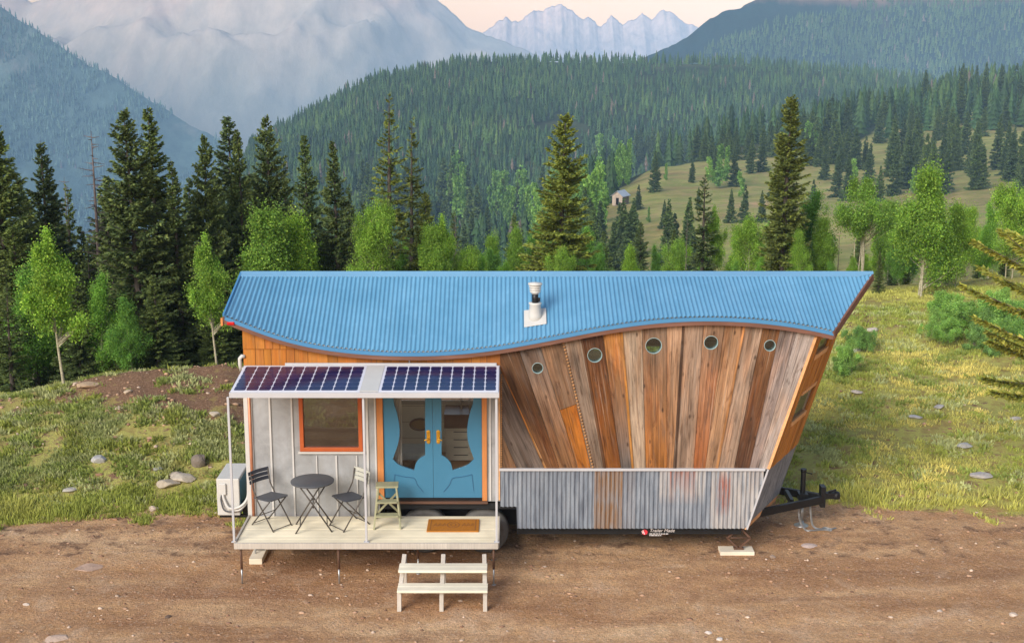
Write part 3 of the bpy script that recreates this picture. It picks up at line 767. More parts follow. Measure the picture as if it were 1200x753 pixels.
def leaf_door(mirror):
    def m(u, v):
        if mirror: u = 704 - u
        x, z = dpt(u, v); return (x, z)
    ztop = dz1 - 0.055
    zin = ztop - 0.1
    wavy = catmull([(m(100, 20)[0], zin)] + [m(u, v) for u, v in ((112, 90), (130, 150), (146, 240), (140, 325), (105, 430))])
    low = catmull([m(105, 430), m(150, 468), m(235, 497)])[1:]
    circ = catmull([m(235, 497), m(246, 455), m(270, 425), m(302, 406)])[1:]
    hole = wavy + low + circ + [(m(303, 60)[0], zin)]
    xa, xb = (lx0, lxm - 0.002) if not mirror else (lxm + 0.002, lx1)
    root = empty('door', (0, 0, 0)); root.parent = house
    mb = MB(); mb.plate([[(xa, 0.945), (xb, 0.945), (xb, ztop), (xa, ztop)], hole], XZ(YF), 0.0, 0.045); mb.build('door_leaf', M['door_blue'], root, bevel=0.004)
    mb = MB(); mb.box(xa + 0.03, xb - 0.03, YF + 0.02, YF + 0.026, 1.2, ztop - 0.05); mb.build('pane', M['glass'], root)
    mb = MB()
    for pts in ([m(118, 522), m(175, 536), m(235, 545), m(255, 585), m(290, 626)], [m(118, 522), m(106, 620)]):
        c = catmull(pts, 5)
        for a, b in zip(c[:-1], c[1:]): mb.bar((a[0], YF - 0.003, a[1]), (b[0], YF - 0.003, b[1]), 0.008, 0.012, up=(0, 1, 0))
    mb.build('groove_strip', M['door_groove'], root)  # raised strips standing in for carved grooves, shade put into their colour
    hx, hz = m(322, 292)
    mb = MB(); mb.lathe([(0, -0.012), (0.03, -0.012), (0.03, 0), (0, 0)], (hx, YF, hz + 0.075), 'Y', 16); mb.box(hx - 0.028, hx + 0.028, YF - 0.011, YF - 0.001, hz - 0.09, hz + 0.075)
    mb.lathe([(0, -0.013), (0.026, -0.013), (0.026, 0), (0, 0)], (hx, YF, hz - 0.085), 'Y', 16)
    mb.tube([(hx, YF - 0.005, hz - 0.02), (hx, YF - 0.055, hz - 0.02), (hx + (-0.09 if not mirror else 0.09) * 0.7, YF - 0.06, hz - 0.045)], 0.011)
    mb.build('handle', M['brass'], root, bevel=0.002)
leaf_door(False); leaf_door(True)
mb = MB(); mb.box(lx0, lx1, YF - 0.01, YF + 0.1, 0.9, 0.942); mb.build('door_sweep', M['black'], house)
mb = MB(); mb.box(frame_x0 - 0.02, frame_x1 + 0.01, YF - 0.06, YF + 0.1, 0.86, 0.897); mb.build('threshold', M['sill_wood'], house, bevel=0.004)

# ---- black undercarriage: long rail under the door, wheel well, chassis
mb = MB()
xn, zn = at(605.5, 595, YP)                   # right end of the wheel notch
mb.box(xrec + 0.004, xn + 0.0, YF - 0.005, YF + 0.08, 0.762, 0.857)      # dropped rail
mb.box(xrec - 0.4, xn + 0.1, YF + 0.55, YF + 0.6, 0.30, 0.86)           # inner well panel
mb.box(xrec + 0.002, xrec + 0.03, YF + 0.1, YF + 0.55, 0.40, 0.86)
for yy in (YF + 0.05, YB - 0.13):
    mb.box(XL + 0.05, -2.05, yy, yy + 0.08, 0.40, 0.595)
    mb.box(xn + 0.004, corner_x(0.45) - 0.06, yy, yy + 0.08, 0.33, 0.50)
for k in range(9):
    x = XL + 0.3 + k * 0.92; mb.box(x, x + 0.06, YF + 0.62, YB - 0.14, 0.5, 0.6)
mb.box(XL + 0.03, corner_x(0.6) - 0.05, YF + 0.125, YB - 0.125, 0.862, 0.882)
mb.build('trailer_frame', M['void'], house)
mb = MB(); mb.box(XL + 0.03, corner_x(0.9) - 0.04, YF + 0.125, YB - 0.125, 0.884, 0.90); mb.build('floor', M['int_floor'], house)

def wheel(x, y, side):
    w = empty('wheel', (0, 0, 0)); w.parent = house; R = 0.37
    mb = MB(); s_ = side
    mb.lathe([(0.2, 0.0), (0.215, -0.012 ), (0.30, -0.018), (0.345, -0.006), (R, 0.035), (R, 0.165), (0.345, 0.205), (0.2, 0.2), (0.2, 0.0)], (x, y, R - 0.004), 'Y', 40)
    mb.build('tyre', M['rubber'], w)
    mb = MB(); mb.lathe([(0.0, 0.03), (0.05, 0.03), (0.06, 0.045), (0.13, 0.05), (0.15, 0.03), (0.19, 0.02), (0.205, 0.0), (0.198, -0.005), (0.198, 0.19), (0, 0.19)], (x, y, R - 0.004), 'Y', 32)
    for q in range(6):
        a = q * math.pi / 3; mb.lathe([(0, 0.022), (0.011, 0.022), (0.012, 0.045)], (x + 0.1 * math.cos(a), y, R + 0.1 * math.sin(a)), 'Y', 8)
    mb.build('rim', M['rim'], w)
w1x = xat(498, YF + 0.08, 0.37); w2x = xat(568.5, YF + 0.08, 0.37)
for yy in (YF + 0.08, YB - 0.3):
    wheel(w1x, yy, -1); wheel(w2x, yy, -1)
mb = MB()
for x in (w1x, w2x): mb.tube([(x, YF + 0.2, 0.37), (x, YB - 0.2, 0.37)], 0.04)
mb.build('axle', M['black'], house)

# ---- galvanised skirt: real corrugations
def skirt_sheet(name, pts_of, length, z0fn, z1fn, tintfn, parent):
    """pts_of(s, w) -> (x, y) at distance s with corrugation offset w; bottom and top heights as functions of s"""
    step = PITCHC / 8; n = int(length / step); V = []; F = []; C = []
    rows = 6
    for i in range(n + 1):
        s_ = min(i * step, length); w = AMP * math.sin(2 * math.pi * s_ / PITCHC)
        za, zb = z0fn(s_), z1fn(s_)
        for j in range(rows):
            z = za + (zb - za) * j / (rows - 1); x, y = pts_of(s_, w, z); V.append((x, y, z)); C.append(tintfn(s_, j / (rows - 1)))
    for i in range(n):
        for j in range(rows - 1): a = i * rows + j; F.append((a, a + rows, a + rows + 1, a + 1))
    off = root_loc(parent)
    return np_mesh(name, np.array(V) - np.array(off), F, M['skirt'], C, parent, True)
zb_sk = at(740, 618.5, YP)[1]
x_end_top = at(895.5, 549, YP)[0]
YS = YP - 0.012
def front_pts(s_, w, z): return (XS + s_, YS + w)
Lsk = x_end_top - XS
cb = corner_x(zb_sk)
sA, sB = at(696, 580, YP)[0] - XS, at(729, 580, YP)[0] - XS
s1, s2 = at(800, 560, YP)[0] - XS, at(848, 580, YP)[0] - XS
def tint_front(s_, v):
    rust = 1.3 if sA < s_ < sB else 0.04
    rust = max(rust, 0.25 if abs(s_ - sB - 0.1) < 0.1 else 0)
    red = 0.0
    if abs(s_ - s1) < 0.2: red = max(red, (v - 0.45) * 1.6)
    if abs(s_ - s2) < 0.1 and 0.35 < v < 0.9: red = 0.9
    pale = 0.6 if (abs(s_ - s1) < 0.35 and v > 0.4) or (s_ > s2 - 0.2) else 0.03
    if s_ > s2 + 0.38 and v > 0.4: rust = max(rust, 0.35)
    return (rust, pale, max(red, 0), 1)
xn_s = xn - XS
# the sheet ends on the slanting front corner: height limits follow it
def z0_front(s_):
    x = XS + s_
    if s_ < xn_s: return at(600, 593, YP)[1]
    return max(zb_sk, zb_sk + (x - cb) / kx) if x > cb else zb_sk
skirt = skirt_sheet('skirt', front_pts, Lsk - 0.004, z0_front, lambda s_: zsk - 0.012, tint_front, house)
ax0 = corner_x(0) + APX
def side_line(z, f, side=-1):   # point on the prow face: f 0 at the corner .. 1 at the apex
    y0 = YS if side < 0 else YB + 0.035 + 0.012
    return (corner_x(z) + APX * f, y0 + (YR - y0) * f)
Lp = math.hypot(APX, YR - YS)
nrm = Vector((YR - YS, -APX)).normalized()
for sd in (-1, 1):
    def prow_pts(s_, w, z, sd=sd):
        x, y = side_line(z, s_ / Lp, sd); return (x + nrm.x * (w + 0.008), y + (nrm.y * (w + 0.008) if sd < 0 else -nrm.y * (w + 0.008)))
    skirt_sheet('prow_skirt', prow_pts, Lp, lambda s_: zb_sk + 0.1, lambda s_: zsk - 0.012, lambda s_, v: (0.05, 0.0, 0, 1), house)
mb = MB()   # bare board showing along the bottom of the prow, both faces
for sd in (-1, 1):
    for f0_, f1_ in ((0.0, 1.0),):
        a0 = side_line(zb_sk - 0.02, f0_, sd); a1 = side_line(zb_sk - 0.02, f1_, sd); b0 = side_line(zb_sk + 0.095, f0_, sd); b1 = side_line(zb_sk + 0.095, f1_, sd)
        iy = -1 if sd < 0 else 1
        inn = lambda p: (p[0] - 0.05, p[1] - iy * 0.02 + (0.04 if sd < 0 else -0.04))
        mb.hexa([(*a0, zb_sk - 0.02), (*a1, zb_sk - 0.02), (*inn(a1), zb_sk - 0.02), (*inn(a0), zb_sk - 0.02), (*b0, zb_sk + 0.095), (*b1, zb_sk + 0.095), (*inn(b1), zb_sk + 0.095), (*inn(b0), zb_sk + 0.095)])
mb.build('prow_base_board', M['edge_wood'], house)
mb = MB()   # white trims: top of skirt and slanting corner
mb.box(XS - 0.01, x_end_top + 0.01, YS - 0.035, YS + 0.03, zsk - 0.022, zsk + 0.016)
mb.bar((corner_x(zsk) + 0.006, YS - 0.012, zsk), (corner_x(zb_sk) + 0.006, YS - 0.012, zb_sk - 0.01), 0.026, 0.026)
mb.build('skirt_trim', M['alu'], skirt, bevel=0.003)
mb = MB(); mb.box(XS - 0.022, XS - 0.002, YF - 0.05, YF + 0.05, zsk - 0.5, ZT - 0.1); mb.build('joint_trim', M['edge_wood'], house)

# ---- cedar prow faces with two windows on each
zw = {'low': (), 'up': ()}
def px_face(px, py):
    """photo point -> (f, z) on the front prow face"""
    best = None
    for i in range(0, 201):
        f = i / 200; y = YS + (YR - YS) * f; x, z = at(px, py, y); err = abs(x - (corner_x(z) + APX * f))
        if best is None or err < best[0]: best = (err, f, z)
    return best[1], best[2]
def face_fn(sd):
    def fn(f, z, d):
        x, y = side_line(z, f, sd); return (x + nrm.x * d, y + (nrm.y * d if sd < 0 else -nrm.y * d), z)
    return fn
wins = [[(0.30, 3.0), (0.72, 3.0), (0.72, 3.36), (0.30, 3.36)], [(0.30, 2.03), (0.78, 2.03), (0.78, 2.62), (0.30, 2.62)]]
q1 = [px_face(a, b) for a, b in ((926, 497), (943, 481), (951.5, 449.5), (937, 462))]
q2 = [px_face(a, b) for a, b in ((955, 419), (968, 406), (971.5, 391), (961, 391))]
wins = []
for q in (q1, q2):
    f0_ = (q[0][0] + q[3][0]) / 2; f1_ = (q[1][0] + q[2][0]) / 2; z0_ = (q[0][1] + q[1][1]) / 2; z1_ = (q[2][1] + q[3][1]) / 2
    wins.append((max(0.15, f0_), min(0.9, f1_), z0_, z1_))
wins[1] = (wins[1][0], wins[1][1], wins[1][2], min(wins[1][3], 3.42))
for sd in (-1, 1):
    mb = MB(); fn = face_fn(sd); nb = 9; rr = random.Random(5)
    for k in range(nb):
        a, b = k / nb + 0.004, (k + 1) / nb - 0.004
        kk = rr.uniform(0.8, 1.15); mb.cur = tuple(c * kk for c in S(206, 142, 70)[:3]) + (1,)
        segs = [(zsk - 0.005, 3.62)]
        for (f0_, f1_, z0_, z1_) in wins:
            ns = []
            for s0, s1_ in segs:
                if b > f0_ + 0.02 and a < f1_ - 0.02 and s0 < z0_ < s1_: ns += [(s0, z0_), (z1_, s1_)]
                else: ns.append((s0, s1_))
            segs = ns
        for s0, s1_ in segs:
            if s1_ - s0 < 0.02: continue
            # do not rise above the roof
            def top(f): 
                x, y = side_line(s1_, f, sd); tt = abs(y - YR) / (YR - YE); lim = ZR + (ze_ext(x) - ZR) * tt - 0.07
                return min(s1_, lim)
            mb.plate([[(a, s0), (b, s0), (b, top(b)), (a, top(a))]], fn, 0.0, 0.03 + (k % 2) * 0.006, lambda f, z, k=k: (k * 3.1 + f * 1.3, z))
    ps = mb.build('prow_siding', M['cedar'], house)
    mb = MB(); mb.plate([[(0.0, zb_sk), (1, zb_sk), (1, zsk), (0, zsk)]], fn, -0.03, -0.02); mb.build('prow_backing', M['void'], house)
    def lid(f):
        x, y = side_line(3.55, f, sd); return min(3.55, ZR + (ze_ext(x) - ZR) * abs(y - YR) / (YR - YE) - 0.09)
    mb = MB(); mb.plate([[(0.03, zsk), (0.97, zsk), (0.97, lid(0.97)), (0.03, lid(0.03))]] + [[(f0_, z0_), (f1_, z0_), (f1_, z1_ - 0.02), (f0_, z1_ - 0.02)] for (f0_, f1_, z0_, z1_) in wins], fn, -0.03, -0.012); mb.build('prow_lining', M['cream_paint'], house)
    for (f0_, f1_, z0_, z1_) in wins:
        wr = empty('prow_window', (0, 0, 0)); wr.parent = house
        mb = MB(); mb.plate([[(f0_ - 0.02, z0_ - 0.03), (f1_ + 0.02, z0_ - 0.03), (f1_ + 0.02, z0_ + 0.05), (f0_ - 0.02, z0_ + 0.05)]], fn, -0.01, 0.045); mb.build('frame', M['edge_wood'], wr); mb = MB()
        mb.plate([[(f0_ - 0.02, z1_ - 0.03), (f1_ + 0.02, z1_ - 0.03), (f1_ + 0.02, z1_ + 0.03), (f0_ - 0.02, z1_ + 0.03)]], fn, -0.01, 0.045)
        mb.build('frame', M['edge_wood'], wr)
        mb = MB(); mb.plate([[(f0_, z0_), (f1_, z0_), (f1_, z1_), (f0_, z1_)]], fn, -0.005, 0.002); mb.build('pane', M['glass'], wr)
for sd in (-1, 1):   # corner boards where plank wall and prow meet
    mb = MB(); y = (YS + 0.0) if sd < 0 else YB + 0.047
    mb.bar((corner_x(zsk) + 0.01, y, zsk + 0.01), (corner_x(3.5) + 0.01, y, 3.5), 0.045, 0.04)
    mb.build('corner_board', M['edge_wood'], house)

# ---- end wall and back wall
mb = MB()
def YZ(x0): return lambda a, b, d: (x0 + d, a, b)
gz = ze(XL) - 0.05
mb.plate([[(YF + 0.121, 0.60), (YB - 0.121, 0.60), (YB - 0.121, gz + 0.06), (YR, ZR - 0.12), (YF + 0.121, gz + 0.06)]], YZ(XL), 0, 0.1); mb.build('end_wall', M['panel'], house)
bw = [[(-2.1, 1.79), (-0.2, 1.79), (-0.2, 2.9), (-2.1, 2.9)], [(-3.8, 1.3), (-2.3, 1.3), (-2.3, 2.9), (-3.8, 2.9)], [(0.8, 1.8), (2.6, 1.8), (2.6, 2.8), (0.8, 2.8)]]  # kitchen window enlarged, the other two added out of view, to brighten the interior
xb = np.linspace(XL, corner_x(3.5) - 0.05, 40)
ob = [(XL, 0.60), (corner_x(0.6) - 0.03, 0.60), (corner_x(3.5) - 0.03, 3.5)] + [(x, ze(x) - 0.05) for x in reversed(xb[:-1])]
mb = MB(); mb.plate([ob] + bw, XZ(YB), -0.1, -0.02); mb.build('back_lining', M['shiplap'], house)
mb = MB(); rb = random.Random(8)
n = 34
for k in range(n):
    x0, x1 = XL + (corner_x(2.4) - XL) * k / n + 0.003, XL + (corner_x(2.4) - XL) * (k + 1) / n - 0.003
    kk = rb.uniform(0.75, 1.2); mb.cur = tuple(c * kk for c in S(150, 118, 90)[:3]) + (1,)
    segs = [(0.62, min(ze(x0), ze(x1)) - 0.07)]
    for w in bw:
        a, b, c_, d_ = w[0][0], w[1][0], w[0][1], w[2][1]
        if x1 > a and x0 < b: segs = [(segs[0][0], c_), (d_, segs[-1][1])]
    for s0, s1_ in segs: mb.plate([[(x0, s0), (x1, s0), (x1, s1_), (x0, s1_)]], XZ(YB), -0.019, 0.01, lambda a, b, k=k: (k * 3 + a, b))
mb.build('back_siding', M['planks'], house)
for w in bw:
    bwr = empty('back_fill_window', (0, 0, 0)); bwr.parent = house
    a, b, c_, d_ = w[0][0], w[1][0], w[0][1], w[2][1]
    mb = MB(); mb.plate([[(a - 0.04, c_ - 0.04), (b + 0.04, c_ - 0.04), (b + 0.04, d_ + 0.04), (a - 0.04, d_ + 0.04)], [(a + 0.03, c_ + 0.03), (b - 0.03, c_ + 0.03), (b - 0.03, d_ - 0.03), (a + 0.03, d_ - 0.03)]], XZ(YB), -0.125, -0.101); mb.build('frame', M['white'], bwr)
    mb = MB(); mb.box(a, b, YB - 0.06, YB - 0.055, c_, d_); mb.build('pane', M['glass'], bwr)

# ---- hitch
hit = empty('hitch', (0, 0, 0)); hit.parent = house
zt = 0.475
tipx, tipz = at(962, 597, YR); xb0 = corner_x(0.5)
mb = MB()
for sd in (-1, 1):
    mb.bar((xb0 - 0.25, YR + sd * 1.0, zt), (tipx, YR + sd * 0.06, zt), 0.06, 0.125)
jx, _ = at(940, 590, YR)
mb.bar((jx - 0.22, YR - 0.25, zt + 0.02), (jx - 0.22, YR + 0.25, zt + 0.02), 0.06, 0.1)
mb.build('tongue', M['black'], hit, bevel=0.006)
mb = MB(); mb.box(tipx - 0.03, tipx + 0.05, YR - 0.09, YR + 0.09, zt - 0.13, zt + 0.22)
mb.bar((tipx + 0.05, YR, zt + 0.05), (tipx + 0.24, YR, zt + 0.06), 0.11, 0.1); mb.lathe([(0.0, 0.0), (0.065, 0.0), (0.07, 0.06), (0.05, 0.11), (0.0, 0.13)], (tipx + 0.24, YR, zt - 0.0), 'Z', 14); mb.bar((tipx + 0.1, YR, zt + 0.11), (tipx + 0.24, YR, zt + 0.15), 0.03)
mb.build('coupler', M['black'], hit, bevel=0.006)
mb = MB(); mb.tube([(jx, YR, 0.34), (jx, YR, 0.93)], 0.042, 14); mb.tube([(jx, YR, 0.93), (jx, YR, 0.985)], 0.05, 14); mb.box(jx - 0.075, jx + 0.075, YR - 0.1, YR + 0.1, zt - 0.02, zt + 0.1); mb.bar((jx + 0.03, YR - 0.02, 0.93), (jx + 0.12, YR - 0.1, 0.93), 0.016)
mb.build('tongue_jack', M['black'], hit, bevel=0.003)
mb = MB(); mb.tube([(jx, YR, 0.1), (jx, YR, 0.34)], 0.03, 12); mb.lathe([(0.0, 0.0), (0.12, 0.0), (0.12, 0.015), (0.05, 0.03), (0.03, 0.1)], (jx, YR, 0.0), 'Z', 18); mb.build('jack_foot', M['zinc'], hit)
mb = MB(); rc = random.Random(2)
def chain(pts):
    c = catmull(pts, 8)
    for i in range(len(c) - 1):
        a, b = Vector(c[i]), Vector(c[i + 1]); m_ = (a + b) / 2; d = (b - a).normalized(); L_ = 0.028
        s_ = d.cross(Vector((0, 0, 1)) if i % 2 else Vector((0.3, 1, 0.2))).normalized() * 0.011
        mb.tube([m_ - d * L_ + s_, m_ + d * L_ + s_, m_ + d * (L_ + 0.008), m_ + d * L_ - s_, m_ - d * L_ - s_, m_ - d * (L_ + 0.008), m_ - d * L_ + s_], 0.005, 5, False)
chain([Vector((jx + 0.1, YR - 0.12, 0.45)), Vector((jx + 0.12, YR - 0.14, 0.25)), Vector((jx + 0.16, YR - 0.16, 0.06)), Vector((jx + 0.26, YR - 0.2, 0.018)), Vector((jx + 0.36, YR - 0.15, 0.02)), Vector((jx + 0.44, YR - 0.2, 0.02)), Vector((jx + 0.52, YR - 0.16, 0.018))])
chain([Vector((jx - 0.1, YR - 0.2, 0.45)), Vector((jx - 0.08, YR - 0.22, 0.2)), Vector((jx + 0.02, YR - 0.24, 0.02)), Vector((jx + 0.12, YR - 0.27, 0.02)), Vector((jx + 0.3, YR - 0.24, 0.02)), Vector((jx + 0.42, YR - 0.26, 0.02)), Vector((jx + 0.36, YR - 0.2, 0.024))])
mb.build('safety_chain', M['zinc'], hit)

# ---- maker's sticker on the frame rail
stk = empty('sticker', (0, 0, 0)); stk.parent = house
YK = YF + 0.05 - 0.004
def kpt(px, py): return at(px, py, YK)
mb = MB(); cxk, czk = kpt(755.5, 623)
r_ = 0.044
mb.plate([[(cxk + r_ * math.cos(a), czk + r_ * math.sin(a)) for a in [2 * math.pi * q / 24 for q in range(24)]]], XZ(YK), -0.002, 0.002); mb.build('emblem', M['sticker_red'], stk)
mb = MB(); mb.bar((cxk - 0.03, YK - 0.003, czk + 0.035), (cxk - 0.002, YK - 0.003, czk - 0.035), 0.012, 0.002, up=(0, 1, 0)); mb.bar((cxk - 0.046, YK - 0.003, czk + 0.02), (cxk - 0.03, YK - 0.003, czk - 0.02), 0.01, 0.002, up=(0, 1, 0)); mb.build('emblem_stripe', M['sticker_white'], stk)
def text_mesh(txt, size, loc, mat, name, parent, shear=0.25):
    cu = bpy.data.curves.new('tmp', 'FONT'); cu.body = txt; cu.size = size; cu.shear = shear; cu.extrude = 0.0006
    o = bpy.data.objects.new('tmp', cu); COL.objects.link(o); bpy.context.view_layer.update()
    me = bpy.data.meshes.new_from_object(o.evaluated_get(bpy.context.evaluated_depsgraph_get()))
    bpy.data.objects.remove(o); bpy.data.curves.remove(cu)
    w = [(v.co.x, 0, v.co.y) for v in me.vertices]; off = root_loc(parent)
    for v, p in zip(me.vertices, w): v.co = (p[0] + loc[0] - off.x, loc[1] - 0.002 + v.co.z - off.y, p[2] + loc[2] - off.z)
    me.materials.clear(); me.materials.append(mat); me.name = name
    o = bpy.data.objects.new(name, me); COL.objects.link(o); o.parent = parent; return o
tx, tz = kpt(761, 622.8); text_mesh('Trailer Made', 0.075, (tx, YK, tz), M['sticker_white'], 'lettering', stk)
mb = MB()
for row, (w0, w1) in enumerate(((761, 783), (761, 775))):
    x, z = kpt(w0, 625 + row * 1.9); x1 = kpt(w1, 625)[0]; rr = random.Random(row)
    while x < x1:
        w = rr.uniform(0.012, 0.05); mb.box(x, min(x + w, x1), YK - 0.004, YK - 0.001, z - 0.005, z + 0.006); x += w + 0.01
mb.build('small_print', M['sticker_white'], stk)

# ---- awning with solar panels, hinged to the wall and standing on posts
awn = empty('awning', (0, 0, 0)); awn.parent = house
YA0, YA1 = 18.87, 20.02
za0 = at(430, 462.5, YA0)[1]; za1 = at(430, 430, YA1)[1]
ax_l, ax_r = at(268.5, 465, YA0)[0], at(585, 465, YA0)[0]
def aw(x, s_, dz=0): return (x, YA0 + (YA1 - YA0) * s_, za0 + (za1 - za0) * s_ + dz)
def slab(mbx, x0, x1, s0, s1_, d0, d1):
    mbx.hexa([aw(x0, s0, d0), aw(x1, s0, d0), aw(x1, s1_, d0), aw(x0, s1_, d0), aw(x0, s0, d1), aw(x1, s0, d1), aw(x1, s1_, d1), aw(x0, s1_, d1)])
mb = MB()
slab(mb, ax_l, ax_r, 0, 0.035, -0.045, 0.03); slab(mb, ax_l, ax_r, 0.965, 1, -0.04, 0.028)
for x in (ax_l, at(422, 462, YA0)[0], at(441, 462, YA0)[0], ax_r - 0.04): slab(mb, x, x + 0.04, 0.036, 0.964, -0.04, 0.02)
mb.build('frame', M['alu'], awn, bevel=0.003)
xm0, xm1 = at(421, 460, YA0)[0], at(443, 460, YA0)[0]
for xa, xb_ in ((ax_l + 0.012, xm0), (xm1, ax_r - 0.012)):
    mb = MB(); slab(mb, xa, xb_, 0.04, 0.96, 0.022, 0.036); mb.mi = 1
    nx_, ny_ = 10, 6; mx_, my_ = 0.03, 0.03
    for i in range(nx_):
        for j in range(ny_):
            u0 = xa + mx_ + (xb_ - xa - 2 * mx_) * i / nx_ + 0.007; u1 = xa + mx_ + (xb_ - xa - 2 * mx_) * (i + 1) / nx_ - 0.007
            v0 = 0.04 + my_ + (0.92 - 2 * my_) * j / ny_ + 0.0013; v1 = 0.04 + my_ + (0.92 - 2 * my_) * (j + 1) / ny_ - 0.0013
            c_ = 0.017; cv = c_ / (YA1 - YA0)
            mb.face([aw(a, b, 0.0375) for a, b in ((u0 + c_, v0), (u1 - c_, v0), (u1, v0 + cv), (u1, v1 - cv), (u1 - c_, v1), (u0 + c_, v1), (u0, v1 - cv), (u0, v0 + cv))])
    mb.build('solar_panel', [M['backsheet'], M['cell']], awn, fix=False)
mb = MB(); slab(mb, xm0 + 0.003, xm1 - 0.003, 0.04, 0.96, 0.03, 0.04); mb.build('centre_panel', M['white'], awn)
x0h, x1h = at(334, 431, YA1)[0], at(582, 431, YA1)[0]
mb = MB(); mb.box(x0h, x1h, YA1 + 0.004, YF - 0.04, za1 - 0.02, za1 + 0.06); mb.tube([(at(480, 420, YF)[0], YF - 0.05, za1 + 0.06), (at(480, 420, YF)[0], YF - 0.05, za1 + 0.15)], 0.01)
mb.build('hinge_rail', M['alu'], awn, bevel=0.004)
ZD = 0.67
for x, y in ((at(274.5, 632, 18.93)[0] + 0.0, 18.93), (at(429.5, 632, 18.93)[0], 18.93), (at(582, 632, 18.93)[0], 18.93)):
    mb = MB(); mb.box(x - 0.016, x + 0.016, y - 0.016, y + 0.016, ZD + 0.002, za0 - 0.046); mb.box(x - 0.04, x + 0.04, y - 0.03, y + 0.03, ZD + 0.001, ZD + 0.012); mb.build('post', M['alu'], awn, bevel=0.003)

# ================================================================== things inside the house
kit = empty('kitchen_cabinet', (0, 22.3, ZFLOOR)); tag(kit, 'cream kitchen cabinet with dark counter and sink tap behind the blue doors', 'cabinet')
kx0, kx1 = -1.12, -0.42
mb = MB(); mb.box(kx0, kx1, 22.02, 22.59, ZFLOOR + 0.06, 1.49); mb.build('body', M['cream_paint'], kit, bevel=0.004)
for k in range(4):
    mb = MB(); z = 1.46 - k * 0.135; mb.box(kx0 + 0.02, kx1 - 0.2, 22.0, 22.018, z - 0.118, z); dr = mb.build('drawer', M['cream_paint'], kit, bevel=0.003)
    mb = MB(); mb.box(kx0 + 0.14, kx1 - 0.32, 21.985, 21.998, z - 0.03, z - 0.018); mb.build('handle', M['grey_paint'], dr)
mb = MB(); mb.box(kx0 - 0.02, kx1 + 0.02, 21.98, 22.59, 1.5, 1.74); mb.build('countertop', M['counter'], kit, bevel=0.006)
mb = MB(); fx = -0.86
mb.tube([(fx, 22.35, 1.74), (fx, 22.35, 2.0), (fx + 0.03, 22.33, 2.06), (fx + 0.1, 22.3, 2.07), (fx + 0.16, 22.28, 2.02), (fx + 0.16, 22.28, 1.93)], 0.017, 10); mb.tube([(fx + 0.14, 22.36, 1.74), (fx + 0.14, 22.36, 1.9)], 0.014, 8)
mb.build('tap', M['white'], kit)
mb = MB(); pot = empty('potted_plant', (-0.62, 22.5, 1.745)); tag(pot, 'small green plant in a white pot on the kitchen counter', 'plant')
mb.lathe([(0.03, 0), (0.045, 0.09), (0.04, 0.09), (0.0, 0.08)], (-0.62, 22.5, 1.742), n=14); mb.build('pot', M['white'], pot)
mb = MB(); rq = random.Random(4)
for k in range(60):
    a = rq.uniform(0, 6.28); e = rq.uniform(0.2, 1.4); r = rq.uniform(0.04, 0.11); p = Vector((-0.62 + r * math.cos(a) * math.cos(e), 22.5 + r * math.sin(a) * math.cos(e), 1.84 + r * math.sin(e)))
    d = Vector((math.cos(a), math.sin(a), 0.4)).normalized(); s_ = Vector((-math.sin(a), math.cos(a), 0)); mb.cur = S(90, 130, 60)
    mb.face([p, p + d * 0.025 + s_ * 0.012, p + d * 0.05, p + d * 0.025 - s_ * 0.012])
mb.build('leaves', M['leaves'], pot, fix=False)
ben = empty('bench', (-1.7, 21.2, ZFLOOR)); tag(ben, 'low bench with pale quilted cushion and floral cloth front inside the left door', 'bench')
mb = MB(); mb.box(-1.98, -1.38, 20.95, 21.5, ZFLOOR, 1.27); mb.build('base', M['floral'], ben, bevel=0.01)
mb = MB(); mb.box(-2.0, -1.36, 20.93, 21.52, 1.272, 1.39); mb.build('cushion', M['quilt'], ben, bevel=0.035)
bas = empty('wicker_tray', (-1.4, 22.55, 1.45)); tag(bas, 'oval wicker tray hanging on the white inside wall', 'tray')
mb = MB(); tx, tz = at(492, 497, 22.55)
N_ = 28
mb.plate([[(tx + 0.17 * math.cos(a), tz + 0.1 * math.sin(a)) for a in [2 * math.pi * q / N_ for q in range(N_)]]], XZ(22.55), 0.02, 0.03); mb.build('tray_bottom', M['wicker'], bas)
mb = MB(); mb.plate([[(tx + 0.18 * math.cos(a), tz + 0.11 * math.sin(a)) for a in [2 * math.pi * q / N_ for q in range(N_)]], [(tx + 0.15 * math.cos(a), tz + 0.085 * math.sin(a)) for a in [2 * math.pi * q / N_ for q in range(N_)]]], XZ(22.55), -0.02, 0.019); mb.build('tray_rim', M['sill_wood'], bas)
mb = MB()   # curtain behind the left door
pts = []; xa, xb_ = lx0 + 0.12, lx0 + 0.27
n = 24
for i in range(n + 1):
    x = xa + (xb_ - xa) * i / n; y = 20.24 + 0.018 * math.sin(i * 1.6); pts.append((x, y))
for (a, b) in zip(pts[:-1], pts[1:]): mb.face([(*a, 1.0), (*b, 1.0), (*b, 2.85), (*a, 2.85)])
cu_ = mb.build('curtain', M['curtain'], None, fix=False); tag(cu_, 'grey curtain hanging behind the left blue door', 'curtain')
md = cu_.modifiers.new('thick', 'SOLIDIFY'); md.thickness = 0.004
